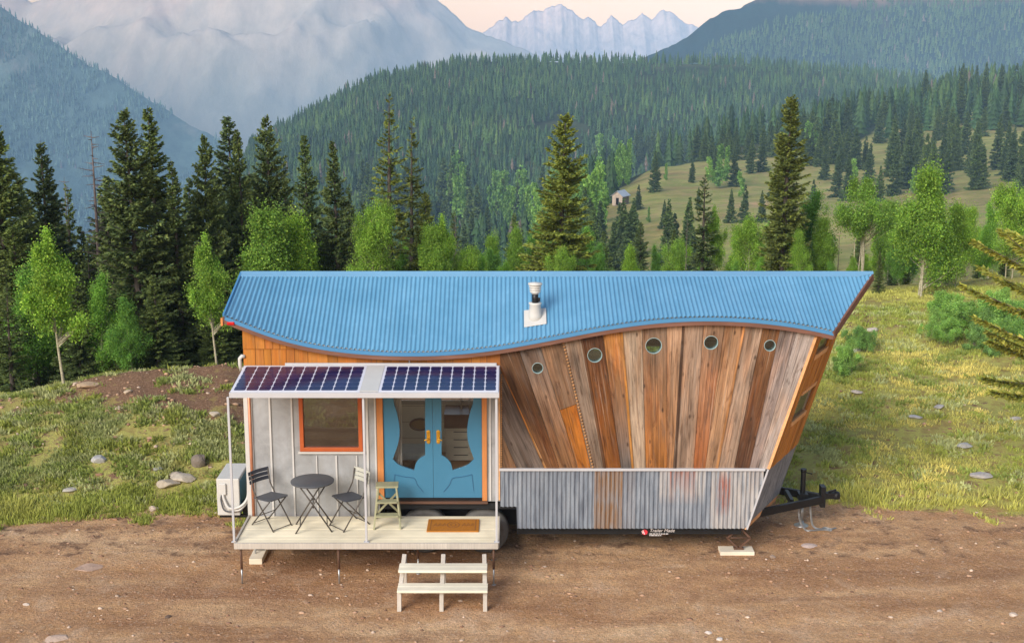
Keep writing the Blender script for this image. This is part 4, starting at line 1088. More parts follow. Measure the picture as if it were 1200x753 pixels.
# ================================================================== deck, steps, furniture, small things
deck = empty('porch_deck', (0, 19.45, 0)); tag(deck, 'cream wooden porch deck on thin metal legs in front of the house', 'deck')
DX0, DX1, DY0, DY1 = at(274, 636, 18.87)[0], at(583.5, 636, 18.87)[0], 18.87, 20.03
mb = MB(); nb = 8
for k in range(nb):
    y0 = DY0 + 0.03 + (DY1 - DY0 - 0.03) * k / nb; y1 = DY0 + 0.03 + (DY1 - DY0 - 0.03) * (k + 1) / nb - 0.004
    mb.box(DX0 + 0.03, DX1, y0, y1, ZD - 0.03, ZD - random.uniform(0, 0.0015))
mb.build('deck_boards', M['deck_wood'], deck, bevel=0.002)
mb = MB(); mb.box(DX0, DX1 + 0.004, DY0 - 0.01, DY0 + 0.028, ZD - 0.085, ZD + 0.006); mb.box(DX0 - 0.004, DX0 + 0.028, DY0 + 0.03, DY1, ZD - 0.085, ZD + 0.022); mb.box(DX1 + 0.001, DX1 + 0.02, DY0 + 0.03, DY1, ZD - 0.085, ZD)
for k in range(6):
    x = DX0 + 0.4 + k * 0.6; mb.box(x, x + 0.04, DY0 + 0.03, DY1, ZD - 0.08, ZD - 0.032)
mb.build('deck_frame', M['step_leg'], deck, bevel=0.004)
for px, y in ((283, 18.93), (397, 18.93), (578.5, 18.93), (490, 19.35), (300, 19.95), (578, 19.9)):
    mb = MB(); x = at(px, 660, y)[0]
    mb.tube([(x, y, 0.25), (x, y, ZD - 0.085)], 0.018, 10); lg = mb.build('leg', M['rusty_leg'], deck)
    mb = MB(); mb.tube([(x, y, 0.0), (x, y, 0.26)], 0.013, 10); mb.lathe([(0, 0.0), (0.035, 0.0), (0.035, 0.008), (0, 0.012)], (x, y, 0.0), n=12); mb.build('foot', M['zinc'], lg)

steps = empty('porch_steps', (0, 18.3, 0)); tag(steps, 'two-tread cream wooden steps leading up to the porch deck', 'steps')
def step_px(px, y): return at(px, 690, y)[0]
yb0 = 18.0
for px in (468, 517.5, 568.5):
    mb = MB(); xb_ = at(px, 712, yb0)[0]; xt_ = xb_ + (0.03 if px < 500 else (0.0 if px < 540 else -0.02))
    mb.bar((xb_, yb0, 0.0), (xb_, yb0 + 0.06, 0.28), 0.058, 0.08, up=(0, 1, 0))
    mb.bar((xb_ + 0.002, yb0 + 0.08, 0.22), (xt_, 18.64, 0.57), 0.06, 0.1, up=(0, 1, 0))
    mb.box(xt_ - 0.03, xt_ + 0.03, 18.62, 18.7, 0.0, 0.56)
    mb.build('stringer', M['step_leg'], steps, bevel=0.004)
for (pa, pb, y0, z) in ((465.5, 571.5, 17.98, 0.285), (467.5, 571, 18.26, 0.47)):
    mb = MB(); xa, xb_ = at(pa, 695, y0)[0], at(pb, 695, y0)[0]
    mb.box(xa, xb_, y0 - 0.045, y0 + 0.095, z + 0.012, z + 0.05); mb.box(xa, xb_, y0 + 0.1, y0 + 0.235, z + 0.012, z + 0.05); mb.build('tread', M['step_wood'], steps, bevel=0.006)

# doormat
mat_o = empty('doormat', (0, 19.5, ZD)); tag(mat_o, 'brown coir doormat with dark border lying on the deck before the doors', 'doormat')
mxa, mxb = at(500, 615, 19.4)[0], at(561, 615, 19.4)[0]; my0 = 19.33; my1 = 19.85
mb = MB(); mb.box(mxa, mxb, my0, my1, ZD + 0.001, ZD + 0.02); mb.build('mat', M['coir'], mat_o, bevel=0.004)
mb = MB(); z0, z1 = ZD + 0.0205, ZD + 0.0225
for a in ((mxa + 0.045, mxa + 0.06, my0 + 0.03, my1 - 0.03), (mxb - 0.06, mxb - 0.045, my0 + 0.03, my1 - 0.03), (mxa + 0.061, mxb - 0.061, my0 + 0.03, my0 + 0.042), (mxa + 0.061, mxb - 0.061, my1 - 0.042, my1 - 0.03)): mb.box(a[0], a[1], a[2], a[3], z0, z1)
cxm, cym = (mxa + mxb) / 2, (my0 + my1) / 2
def ring(cx_, cy_, rx, ry, w, n=26):
    o_ = [(cx_ + rx * math.cos(q), cy_ + ry * math.sin(q)) for q in [2 * math.pi * i / n for i in range(n)]]; i_ = [(cx_ + (rx - w) * math.cos(q), cy_ + (ry - w) * math.sin(q)) for q in [2 * math.pi * i / n for i in range(n)]]
    mb.plate([o_, i_], lambda a, b, d: (a, b, z0 + d), 0, 0.002)
ring(cxm, cym, 0.1, 0.13, 0.02); ring(cxm, cym, 0.05, 0.07, 0.02)
for sx in (-1, 1):
    for k in range(3):
        x = cxm + sx * (0.15 + 0.065 * k); mb.bar((x - 0.02, cym - 0.06, z0), (x + 0.02, cym + 0.07, z0), 0.016, 0.003); ring(x + 0.015, cym, 0.022, 0.05, 0.012, 14)
mb.build('pattern', M['coir_dark'], mat_o)

# folding bistro chairs (built facing -Y, then turned)
def make_chair(label, seat_m, back_m):
    r = empty('folding_chair'); tag(r, label, 'chair', 'folding bistro chairs on the deck')
    mb = MB(); W, D, H = 0.4, 0.38, 0.45
    out = [(-W / 2 + 0.03, -D / 2), (W / 2 - 0.03, -D / 2), (W / 2, -D / 2 + 0.04), (W / 2 - 0.02, D / 2), (-W / 2 + 0.02, D / 2), (-W / 2, -D / 2 + 0.04)]
    mb.plate([out], lambda a, b, d: (a, b, H + d + b * -0.06), 0, 0.014); mb.build('seat', seat_m, r, bevel=0.003, local=True)
    for sx in (-1, 1):
        mb = MB(); mb.tube([(sx * 0.185, -0.24, 0.0), (sx * 0.185, 0.1, H - 0.02), (sx * 0.175, 0.2, H + 0.15), (sx * 0.17, 0.24, 0.82)], 0.0105, 8)
        mb.build('leg', M['leg_metal'], r, local=True)
        mb = MB(); mb.tube([(sx * 0.165, 0.26, 0.0), (sx * 0.165, -0.15, H - 0.005)], 0.0105, 8); mb.build('leg', M['leg_metal'], r, local=True)
    mb = MB(); mb.tube([(-0.185, -0.225, 0.02), (0.185, -0.225, 0.02)], 0.007, 6); mb.tube([(-0.165, 0.235, 0.03), (0.165, 0.235, 0.03)], 0.007, 6); mb.tube([(-0.165, 0.1, 0.18), (0.165, 0.1, 0.18)], 0.007, 6)
    mb.build('stretcher', M['leg_metal'], r, local=True)
    br = empty('backrest'); br.parent = r
    for k in range(3):
        mb = MB(); z = 0.65 + k * 0.065; n = 8
        for i in range(n):
            a0, a1 = -0.2 + 0.4 * i / n, -0.2 + 0.4 * (i + 1) / n
            c0, c1 = 0.03 * (1 - (a0 / 0.2) ** 2), 0.03 * (1 - (a1 / 0.2) ** 2); y = 0.225 + k * 0.012
            mb.hexa([(a0, y + c0, z), (a1, y + c1, z), (a1, y + c1 + 0.012, z), (a0, y + c0 + 0.012, z), (a0, y + c0 + 0.008, z + 0.052), (a1, y + c1 + 0.008, z + 0.052), (a1, y + c1 + 0.02, z + 0.052), (a0, y + c0 + 0.02, z + 0.052)])
        mb.build('slat', back_m, br, local=True, fix='weld')
    return r
c1 = make_chair('dark slatted folding chair at the left end of the deck', M['grey_paint'], M['dark_paint'])
yc = 19.62
c1.location = (at(318, 598, yc)[0], yc, ZD); c1.rotation_euler = (0, 0, RAD(52))
c2 = make_chair('folding chair with brightly lit slatted back between round table and step ladder', M['dark_paint'], M['lit_slat'])
c2.location = (at(409, 600, yc)[0], yc, ZD); c2.rotation_euler = (0, 0, RAD(-48))

tb = empty('bistro_table'); tag(tb, 'round grey folding bistro table with crossed legs on the deck', 'table')
mb = MB(); mb.lathe([(0, 0.725), (0.3, 0.725), (0.322, 0.735), (0.325, 0.752), (0.318, 0.757), (0, 0.757)], n=40); mb.build('table_top', M['grey_paint'], tb, local=True)
for sx in (-1, 1):
    for sy in (-1, 1):
        mb = MB(); mb.tube([(sx * 0.27, sy * 0.2, 0.0), (sx * 0.02, sy * 0.2 - sy * 0.02, 0.40), (-sx * 0.19, sy * 0.17, 0.725)], 0.0115, 8); mb.build('leg', M['leg_metal'], tb, local=True)
mb = MB(); mb.tube([(0, -0.2, 0.39), (0, 0.2, 0.39)], 0.01, 8)
for sx in (-1, 1): mb.tube([(sx * 0.2, -0.2, 0.11), (sx * 0.2, 0.2, 0.11)], 0.008, 6)
mb.build('stretcher', M['leg_metal'], tb, local=True)
tb.location = (at(366, 560, 19.5)[0], 19.5, ZD); tb.rotation_euler = (0, 0, RAD(8))

# step ladder stool
sl = empty('step_ladder'); tag(sl, 'faded green wooden step stool beside the left blue door', 'step stool')
mb = MB(); mb.box(-0.17, 0.17, -0.13, 0.1, 0.6, 0.63); mb.build('top_step', M['step_ladder'], sl, bevel=0.005, local=True)
for sx in (-1, 1):
    mb = MB(); mb.bar((sx * 0.2, -0.26, 0.0), (sx * 0.14, -0.09, 0.6), 0.026, 0.06, up=(0, 1, 0)); mb.build('leg', M['step_ladder'], sl, bevel=0.003, local=True)
    mb = MB(); mb.bar((sx * 0.19, 0.2, 0.0), (sx * 0.13, 0.06, 0.6), 0.026, 0.04, up=(0, 1, 0)); mb.build('leg', M['step_ladder'], sl, bevel=0.003, local=True)
for z, y, w in ((0.2, -0.2, 0.17), (0.4, -0.145, 0.15)):
    mb = MB(); mb.box(-w, w, y - 0.075, y + 0.075, z - 0.012, z + 0.012); mb.build('tread', M['step_ladder'], sl, bevel=0.003, local=True)
mb = MB(); mb.bar((-0.17, 0.17, 0.1), (0.145, 0.1, 0.45), 0.03, 0.012, up=(0, 1, 0)); mb.bar((0.17, 0.182, 0.1), (-0.145, 0.112, 0.45), 0.03, 0.012, up=(0, 1, 0)); mb.build('brace', M['step_ladder'], sl, local=True)
sl.location = (at(454.5, 607, 19.72)[0], 19.72, ZD); sl.rotation_euler = (0, 0, RAD(3))

# air conditioner
ac = empty('air_conditioner', (-4.43, 20.7, 0)); tag(ac, 'white air conditioner unit with curling hoses at the left end of the house', 'air conditioner')
ax0_, ax1_, ay0, ay1, az0, az1 = at(255, 600, 20.3)[0], at(281.5, 600, 20.3)[0], 20.3, 21.1, 0.58, 1.18
mb = MB(); mb.box(ax0_, ax1_, ay0, ay1, az0, az1); mb.build('case', M['white'], ac, bevel=0.015)
mb = MB(); mb.box(ax1_ + 0.001, ax1_ + 0.008, ay0 + 0.05, ay1 - 0.05, az0 + 0.05, az1 - 0.05); mb.build('fins', M['teal_fin'], ac)
mb = MB()
for k in range(5):
    r = 0.05 + 0.045 * k; yc_ = (ay0 + ay1) / 2 - 0.06; zc_ = (az0 + az1) / 2
    n = 26; q = [(yc_ + r * math.cos(a), zc_ + r * math.sin(a)) for a in [2 * math.pi * i / n for i in range(n + 1)]]
    mb.tube([(ax0_ - 0.012, a, b) for a, b in q], 0.006, 5, False)
mb.build('fan_guard', M['white'], ac)
mb = MB(); ex0 = at(265, 560, ay0)[0]; mb.box(ax0_ + 0.05, ax0_ + 0.15, ay0 - 0.035, ay0 - 0.001, az1 - 0.25, az1 - 0.07); mb.build('service_cover', M['white'], ac, bevel=0.008)
mb = MB()
mb.tube(catmull([Vector((ax1_ + 0.14, ay0 + 0.02, az1 - 0.1)), Vector((ax1_ + 0.13, ay0 - 0.03, az1 - 0.3)), Vector((ax1_ + 0.02, ay0 - 0.06, az0 + 0.17)), Vector((ax0_ + 0.2, ay0 - 0.06, az0 + 0.14)), Vector((ax0_ + 0.12, ay0 - 0.03, az1 - 0.33)), Vector((ax0_ + 0.1, ay0 - 0.02, az1 - 0.24))], 6), 0.022, 8)
mb.tube(catmull([Vector((ax1_ + 0.17, ay0 + 0.02, az1 - 0.25)), Vector((ax1_ + 0.14, ay0 - 0.02, az0 + 0.26)), Vector((ax1_ + 0.0, ay0 - 0.05, az0 + 0.11)), Vector((ax0_ + 0.18, ay0 - 0.045, az0 + 0.12))], 6), 0.018, 8)
mb.build('hose', M['white'], ac)
mb = MB(); mb.tube(catmull([Vector((ax0_ + 0.08, ay0 - 0.02, az1 - 0.25)), Vector((ax0_ + 0.07, ay0 - 0.03, az0 + 0.25)), Vector((ax0_ + 0.14, ay0 - 0.05, az0 + 0.09)), Vector((ax1_ + 0.05, ay0 - 0.05, az0 + 0.1))], 6), 0.012, 6); mb.build('cable', M['grey_paint'], ac)
mb = MB(); mb.box(ax0_ + 0.02, XL - 0.005, ay0 + 0.05, ay0 + 0.1, az0 - 0.05, az0 - 0.002); mb.build('bracket', M['black'], ac); mb = MB(); mb.box(ax0_ + 0.02, XL - 0.005, ay1 - 0.1, ay1 - 0.05, az0 - 0.05, az0 - 0.002); mb.build('bracket', M['black'], ac); mb = MB(); mb.box(ax1_ + 0.02, XL - 0.005, ay0 + 0.101, ay0 + 0.2, az0 - 0.002, az0 + 0.2); mb.build('junction_box', M['black'], ac)

# scissor jack, support blocks
sj = empty('scissor_jack', (0, 20.3, 0)); tag(sj, 'scissor jack standing on a notched timber block under the prow end', 'jack')
jx0 = at(865, 640, 20.25)[0]; yj = 20.22
mb = MB(); zt_, zb_ = 0.40, 0.085; zm = (zt_ + zb_) / 2
for sx in (-1, 1):
    mb.bar((jx0 + sx * 0.02, yj, zt_), (jx0 + sx * 0.18, yj, zm), 0.03, 0.04, up=(0, 1, 0)); mb.bar((jx0 + sx * 0.18, yj, zm), (jx0 + sx * 0.02, yj, zb_), 0.03, 0.04, up=(0, 1, 0))
mb.tube([(jx0 - 0.2, yj, zm), (jx0 + 0.2, yj, zm)], 0.009, 8); mb.box(jx0 - 0.05, jx0 + 0.05, yj - 0.04, yj + 0.04, zt_ - 0.01, zt_ + 0.03); mb.box(jx0 - 0.075, jx0 + 0.075, yj - 0.05, yj + 0.05, 0.062, 0.088)
mb.build('jack_arms', M['rusty_leg'], sj)
tbk = empty('timber_block', (jx0, 20.2, 0)); tag(tbk, 'pale notched timber block under the scissor jack', 'timber block')
mb = MB(); xa, xb_ = at(844, 650, 20.1)[0], at(884, 650, 20.1)[0]
mb.box(xa, xb_, 20.08, 20.34, 0.0, 0.06); mb.build('block', M['block_wood'], tbk, bevel=0.006)
tb2 = MB(); xx0 = at(295, 648, 19.95)[0]; tb2.box(xx0, xx0 + 0.2, 19.72, 20.25, 0.0, 0.09)
o = tb2.build('timber_block', M['block_wood'], None, bevel=0.006); tag(o, 'short timber block on the dirt under the left end of the deck', 'timber block')
mb = MB(); mb.tube([(xx0 + 0.1, 20.15, 0.09), (xx0 + 0.1, 20.15, 0.42)], 0.03, 10); mb.box(xx0 + 0.03, xx0 + 0.17, 20.08, 20.22, 0.09, 0.11); o = mb.build('corner_jack', M['black'], None); tag(o, 'black corner jack post on the timber block under the left end', 'jack')
# ================================================================== terrain
PXC = np.array([-3000, -600, 0, 60, 150, 260, 300, 440, 540, 620, 690, 770, 850, 1000, 1100, 1200, 1600, 4000], float)
YRW = np.array([0, 21.5, 22.2, 24, 26, 28, 31, 34, 38, 45, 70, 110, 180, 260, 350, 420, 480, 600, 750, 1000, 1400, 2500, 9000], float)
_L = [-6, -13, -26, -42, -60, -72, -85, -105, -130, -170, -230, -400, -560]        # from 70 m outward, open valley on the left
TAB = {
 -3000: [0, 0, 0, .2, .4, .5, .4, .2, -.6, -2] + _L,
 -600: [0, 0, 0, .2, .4, .5, -.25, -1.1, -2.2, -4] + _L,
 0:    [0, 0, 0, .25, .45, .55, -.25, -1.1, -2.2, -4] + _L,
 60:   [0, 0, 0, .3, .55, .75, 0, -.9, -2.0, -3.8] + _L,
 150:  [0, 0, 0, .4, .8, 1.05, .2, -.7, -1.8, -3.6] + _L,
 260:  [0, 0, 0, .4, .85, 1.1, .3, -.6, -1.6, -3.4, -6, -13, -26, -41, -58, -68, -78, -95, -110, -125, -220, -400, -560],
 300:  [0, 0, 0, .3, .6, .9, .3, -.5, -1.5, -3.2, -5, -12, -24, -36, -50, -57, -64, -72, -72, -72, -150, -400, -560],
 440:  [0, 0, 0, .2, .4, .6, .7, .6, .1, -1.5, -6, -14, -26, -38, -52, -60, -66, -66, -49, -27, -80, -400, -560],
 540:  [0, 0, 0, .2, .4, .6, .7, .6, .1, -1.5, -6, -15, -27, -38, -50, -58, -64, -66, -44, -15, -80, -400, -560],
 620:  [0, 0, 0, .2, .4, .6, .7, .6, .2, -1.5, -6, -15, -26, -37, -47, -56, -62, -66, -43, -13, -80, -400, -560],
 690:  [0, 0, 0, .2, .4, .6, .7, .6, .2, -1.5, -6, -14, -22.6, -26.5, -33, -48, -56, -66, -45, -14, -80, -400, -560],
 770:  [0, 0, 0, .2, .4, .6, .8, .7, .2, -1.2, -6, -13, -21.5, -24.6, -25.4, -34, -45, -64, -46, -14, -80, -400, -560],
 850:  [0, 0, 0, .25, .5, .7, .9, .9, .4, -1, -5.5, -12, -20.5, -24, -25, -26, -35, -60, -47, -14, -80, -400, -560],
 1000: [0, 0, 0, .3, .55, .8, 1.05, 1.2, .9, -.4, -5, -11, -19, -23, -24.5, -23, -21.5, -40, -45, -22, -80, -400, -560],
 1100: [0, 0, 0, .3, .55, .8, 1.1, 1.2, 1.0, -.3, -5, -11, -18, -21.5, -23, -21, -19, -18, -36, -30, -80, -400, -560],
 1200: [0, 0, 0, .3, .55, .8, 1.1, 1.3, 1.2, -.1, -4.5, -10, -17, -20, -21, -19, -17.5, -14, -28, -34, -80, -400, -560],
 1600: [0, 0, 0, .3, .6, .9, 1.2, 1.5, 1.6, 1, -2, -6, -11, -14, -15, -13, -10, -3, 0, 0, -60, -400, -560],
 4000: [0, 0, 0, .3, .6, .9, 1.2, 1.5, 1.6, 1.5, 0, -3, -6, -8, -8, -6, -4, 0, 4, 4, -60, -400, -560]}
TABM = np.array([TAB[int(p)] for p in PXC], float)
_YBX = [-40, -12, -9.2, -8, -6, -4.5, -3.2, 0, 4, 5.3, 7, 9, 14, 40]
_YBV = [20.8, 21.2, 21.4, 21.7, 22.05, 21.95, 23.2, 23.6, 23.2, 22.5, 22.15, 21.85, 21.7, 21.5]
def verge(x): return np.interp(x, _YBX, _YBV)
def _noise2(x, y, s, seed=0.0):
    return noise.noise(Vector((x * s + seed, y * s - seed * 0.7, seed * 1.3)))
def hbase(x, y):
    """terrain height without small bumps; arrays"""
    x = np.asarray(x, float); y = np.asarray(y, float)
    yy = np.maximum(y, 1.0)
    px = 600 + x / yy * 1600 * 0.985
    px = np.where(y < 15, np.clip(px, -600, 1600), px)
    i = np.clip(np.searchsorted(PXC, px) - 1, 0, len(PXC) - 2); u = np.clip((px - PXC[i]) / (PXC[i + 1] - PXC[i]), 0, 1)
    # the bank starts at the verge line
    ys = y - (verge(x) - 22.2) * np.clip((34 - y) / 10, 0, 1)
    j = np.clip(np.searchsorted(YRW, ys) - 1, 0, len(YRW) - 2); v = np.clip((ys - YRW[j]) / (YRW[j + 1] - YRW[j]), 0, 1)
    a = TABM[i, j] * (1 - v) + TABM[i, j + 1] * v; b = TABM[i + 1, j] * (1 - v) + TABM[i + 1, j + 1] * v
    return a * (1 - u) + b * u
def H(x, y):
    h = float(hbase(x, y)); r = y
    off = min(max((y - float(verge(x))) / 1.5, 0), 1)
    h += off * (0.10 * _noise2(x, y, 0.45, 3) + 0.05 * _noise2(x, y, 1.3, 5) + 0.045 * _noise2(x, y * 1.5, 2.9, 6))
    h += (0.012 * _noise2(x, y * 1.6, 0.8, 9) + 0.03 * _noise2(x * 0.22, y * 1.9, 0.9, 19)) * (1 - off)
    if r > 60: h += min((r - 60) / 200, 1) * (1.6 * _noise2(x, y, 0.02, 1) + 0.5 * _noise2(x, y, 0.07, 2))
    return h
# polar grid round the camera: dense ahead, sparse behind
angs = np.concatenate([np.linspace(-math.pi, -0.62, 40)[:-1], np.linspace(-0.62, 0.62, 300), np.linspace(0.62, math.pi, 40)[1:]])
rads = np.concatenate([np.linspace(0.5, 15, 14)[:-1], np.linspace(15, 38, 130)[:-1], np.geomspace(38, 130, 60)[:-1], np.geomspace(130, 1200, 110)[:-1], np.geomspace(1200, 11500, 30)])
def bare_crest(x, y): return min(max((y - 24.9 - 0.25 * max(0, -6 - x)) / 1.2, 0), 1) * min(max((x + 11) / 3, 0), 1)
V = []; C = []
for r in rads:
    for a in angs:
        x, y = r * math.sin(a), r * math.cos(a)
        if y < 12: z = 0.0; z -= max(0, (r - 60)) * 0.03 if y < 0 else 0.0
        else: z = H(x, y)
        V.append((x, y, z))
        vg = float(verge(x)); g = min(max((y - vg) / 0.8 + 0.5, 0), 1)
        # bare soil on the left crest and a few scuffed places
        b = 0.0
        if y > 20:
            if x < 2: b = 0.38 + 0.35 * bare_crest(x, y)
            else: b = 0.34 + 0.2 * max(0, 1 - abs(y - 33) / 2)
        ffl = 1.0
        if y > 120:
            px = 600 + x / y * 1576
            # open meadow: between the valley stand and the wooded rise
            lo = 150; hi = np.interp(px, [640, 700, 770, 850, 1000, 1100, 1200, 1400], [262, 300, 362, 390, 400, 560, 640, 640])
            if px > 600 and lo < y < hi: ffl = 0.0
            ffl = min(max(ffl + 0.25 * _noise2(x, y, 0.06, 4), 0), 1)
        far = min(max((y - 42) / 10, 0), 1)
        if 36 < y <= 150 and 600 + x / y * 1576 > 840: ffl = 0.1
        C.append((g, b, ffl, far))
n = len(angs); F = []
for i in range(len(rads) - 1):
    for j in range(n - 1):
        a = i * n + j; F.append((a, a + n, a + n + 1, a + 1))
gnd = np_mesh('ground', V, F, M['ground'], C, smooth=True); tag(gnd, kind='structure')

# ================================================================== mountains
GRIDS = []
def mountain(name, ridge, Y, depth, zbase, mat, amp, ns, seed, back=0.6, nu=240, nv=70, spiky=0.0, power=1.0):
    """ridge: list of photo (px, py) of the skyline, standing at distance Y; a real ridge with a front and a back slope"""
    pts = [at(a, b, Y) for a, b in ridge]; rx = np.array([p[0] for p in pts]); rz = np.array([p[1] for p in pts])
    V = []; F = []
    for i in range(nu + 1):
        x = rx[0] + (rx[-1] - rx[0]) * i / nu; zr = float(np.interp(x, rx, rz))
        zr += spiky * (noise.fractal(Vector((x * ns * 6, seed, 0)), 0.7, 2.0, 5))
        for j in range(nv + 1):
            v = j / nv
            if v <= 0.75:
                s_ = v / 0.75; y = Y - depth * (1 - s_); z = zbase + (zr - zbase) * (s_ ** power); k = math.sin(math.pi * min(s_, 0.97)) ** 0.7
            else:
                s_ = (v - 0.75) / 0.25; y = Y + depth * back * s_; z = zr + (zbase - zr) * s_; k = s_
            nn = noise.ridged_multi_fractal(Vector((x * ns, y * ns * 0.45, z * ns * 0.9 + seed)), 0.9, 2.1, 7, 1.0, 2.0) - 0.9
            sc = Y / Y
            xx = x * (y / Y) if j <= nv else x
            V.append((x, y + amp * 0.2 * nn * k, z + amp * nn * k))
    GRIDS.append((np.array(V).reshape(nu + 1, nv + 1, 3)))
    m = nv + 1
    for i in range(nu):
        for j in range(nv): a = i * m + j; F.append((a, a + m, a + m + 1, a + 1))
    o = np_mesh(name, V, F, mat, smooth=False); tag(o, kind='structure'); return o
pk = S(206, 160, 140)
mm_left = mountain_mat('forested_mountain', S(84, 108, 98), S(104, 122, 112), S(132, 138, 128), -340, 260, 0.0037, S(150, 140, 128), 0.6)  # paler bluish greens put extra haze into the slope colour
mm_big = mountain_mat('rock_mountain', S(150, 146, 132), S(204, 182, 160), S(232, 184, 156), -220, 300, 0.0019, S(224, 200, 180), 0.45, 0.4)  # warm upper tones paint pink sunlight onto the rock
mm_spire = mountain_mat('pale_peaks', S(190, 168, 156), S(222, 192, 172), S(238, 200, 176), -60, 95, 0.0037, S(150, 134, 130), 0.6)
mm_right = mountain_mat('red_topped_mountain', S(22, 46, 48), S(28, 52, 54), S(150, 112, 94), 16, 60, 0.0055, S(130, 110, 98), 0.35)  # reddish rock top, with pink summit light painted into its colour
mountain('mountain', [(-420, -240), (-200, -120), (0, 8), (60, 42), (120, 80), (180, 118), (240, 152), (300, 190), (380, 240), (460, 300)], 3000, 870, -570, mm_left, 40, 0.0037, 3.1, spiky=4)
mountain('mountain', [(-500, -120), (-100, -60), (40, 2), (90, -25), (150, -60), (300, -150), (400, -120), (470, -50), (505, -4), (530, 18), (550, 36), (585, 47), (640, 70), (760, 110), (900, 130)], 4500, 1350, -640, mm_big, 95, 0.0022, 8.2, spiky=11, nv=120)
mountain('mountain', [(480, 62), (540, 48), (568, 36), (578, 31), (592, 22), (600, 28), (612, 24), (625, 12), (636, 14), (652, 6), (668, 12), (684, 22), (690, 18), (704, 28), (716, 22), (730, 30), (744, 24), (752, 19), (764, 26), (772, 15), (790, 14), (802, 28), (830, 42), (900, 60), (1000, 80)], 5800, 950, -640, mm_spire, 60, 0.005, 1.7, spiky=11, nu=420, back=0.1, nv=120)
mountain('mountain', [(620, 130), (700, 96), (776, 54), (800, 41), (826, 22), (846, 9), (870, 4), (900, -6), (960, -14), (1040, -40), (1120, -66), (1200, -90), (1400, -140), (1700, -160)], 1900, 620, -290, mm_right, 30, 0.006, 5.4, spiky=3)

# ================================================================== far woods (uncountable)
def low_conifer(seed, tiers, spikes):
    r = random.Random(seed); V = []; F = []
    for k in range(tiers):
        f = k / tiers; z0 = 0.06 + 0.94 * f; z1 = min(1.0, z0 + 1.5 / tiers); rad = 0.17 * (1 - f) ** 0.85 + 0.012
        b = len(V); V.append((0, 0, z1)); n = spikes * 2; ph = r.uniform(0, 6)
        for q in range(n):
            a = 2 * math.pi * q / n + ph; rr = rad * (r.uniform(0.85, 1.3) if q % 2 == 0 else r.uniform(0.35, 0.6)); zz = z0 - (0.035 if q % 2 == 0 else -0.01) + r.uniform(-.015, .015)
            V.append((rr * math.cos(a), rr * math.sin(a), zz))
        for q in range(n): F.append((b, b + 1 + q, b + 1 + (q + 1) % n))
    return np.array(V), np.array(F)
def wood_mass(name, spots, tiers, spikes, palette, seed, mat):
    """spots: (n, 4) x, y, z, height"""
    rng = np.random.default_rng(seed); base = [low_conifer(seed * 10 + k, tiers, spikes) for k in range(4)]
    VV = []; FF = []; CC = []; o = 0
    pal = np.array(palette)
    for k, (x, y, z, h) in enumerate(spots):
        v, f = base[k % 4]; w = h * rng.uniform(0.65, 1.35)
        c, s_ = math.cos(k * 1.7), math.sin(k * 1.7)
        P = np.stack([(v[:, 0] * c - v[:, 1] * s_) * w + x, (v[:, 0] * s_ + v[:, 1] * c) * w + y, v[:, 2] * h + z - 0.2], 1)
        VV.append(P); FF.append(f + o); o += len(v)
        big = noise.noise(Vector((x * 0.013, y * 0.013, 11))); col = pal[rng.integers(len(pal))] * rng.uniform(0.65, 1.25) * (0.9 + 0.3 * big) * np.array([1 + 0.25 * big, 1 + 0.12 * big, 1, 1])
        if rng.random() < 0.015: col = np.array([0.14, 0.12, 0.11, 1]); w *= 0.35
        shade = (0.85 + 0.3 * rng.random(len(v)))[:, None]
        CC.append(np.concatenate([col[None, :3] * shade, np.ones((len(v), 1))], 1))
    ob = np_mesh(name, np.concatenate(VV), np.concatenate(FF), mat, np.concatenate(CC)); tag(ob, kind='stuff'); return ob
GREENS = [S(54, 84, 50), S(64, 94, 54), S(44, 72, 48), S(74, 100, 56)]
rng = np.random.default_rng(5)
spots = []
while len(spots) < 16000:      # the rounded wooded hill
    y = rng.uniform(520, 1010); px = rng.uniform(250, 1260); x = (px - 600) / 1576 * y
    # thin out a few clearings
    nn = noise.noise(Vector((x * 0.014, y * 0.014, 3))) + 0.6 * noise.noise(Vector((x * 0.05, y * 0.05, 8)))
    if nn > 0.5: continue
    spots.append((x, y, float(hbase(x, y)), rng.uniform(4.5, 7.5) + 3.5 * rng.random() ** 4 - 2 * max(nn, 0)))
hill_wood = wood_mass('forest', spots, 4, 4, GREENS, 1, M['farneedles']); tag(hill_wood, label='dense dark conifer forest covering the rounded hill', cat='forest')
spots = []
def mtn_spots(g, n, h, smin, smax, xr, lim=0.3):
    """standing places on the front slope of a mountain's own surface"""
    out = []; nu, nv = g.shape[0] - 1, g.shape[1] - 1
    while len(out) < n:
        i = int(rng.integers(nu)); v = rng.uniform(smin, smax) * 0.75 * nv; j = int(v); u = rng.random(); w_ = v - j
        p = (g[i, j] * (1 - u) + g[i + 1, j] * u) * (1 - w_) + (g[i, j + 1] * (1 - u) + g[i + 1, j + 1] * u) * w_
        px = 600 + p[0] / p[1] * 1576
        if not xr[0] < px < xr[1]: continue
        if noise.noise(Vector((p[0] * 0.008, p[2] * 0.012, 7))) > lim: n -= 1; continue
        out.append((p[0], p[1], p[2] - 0.5, rng.uniform(*h)))
    return out
spots = mtn_spots(GRIDS[0], 8000, (9, 17), 0.3, 0.995, (-40, 320), 0.2)
o = wood_mass('forest', spots, 3, 3, [S(92, 122, 104), S(80, 110, 98), S(104, 132, 110)], 2, M['farneedles']); tag(o, label='hazy blue conifer forest on the left mountainside', cat='forest')  # needle tones paled so the colour carries part of the haze
spots = mtn_spots(GRIDS[3], 11000, (7, 12), 0.3, 0.9, (740, 1240), 0.9)
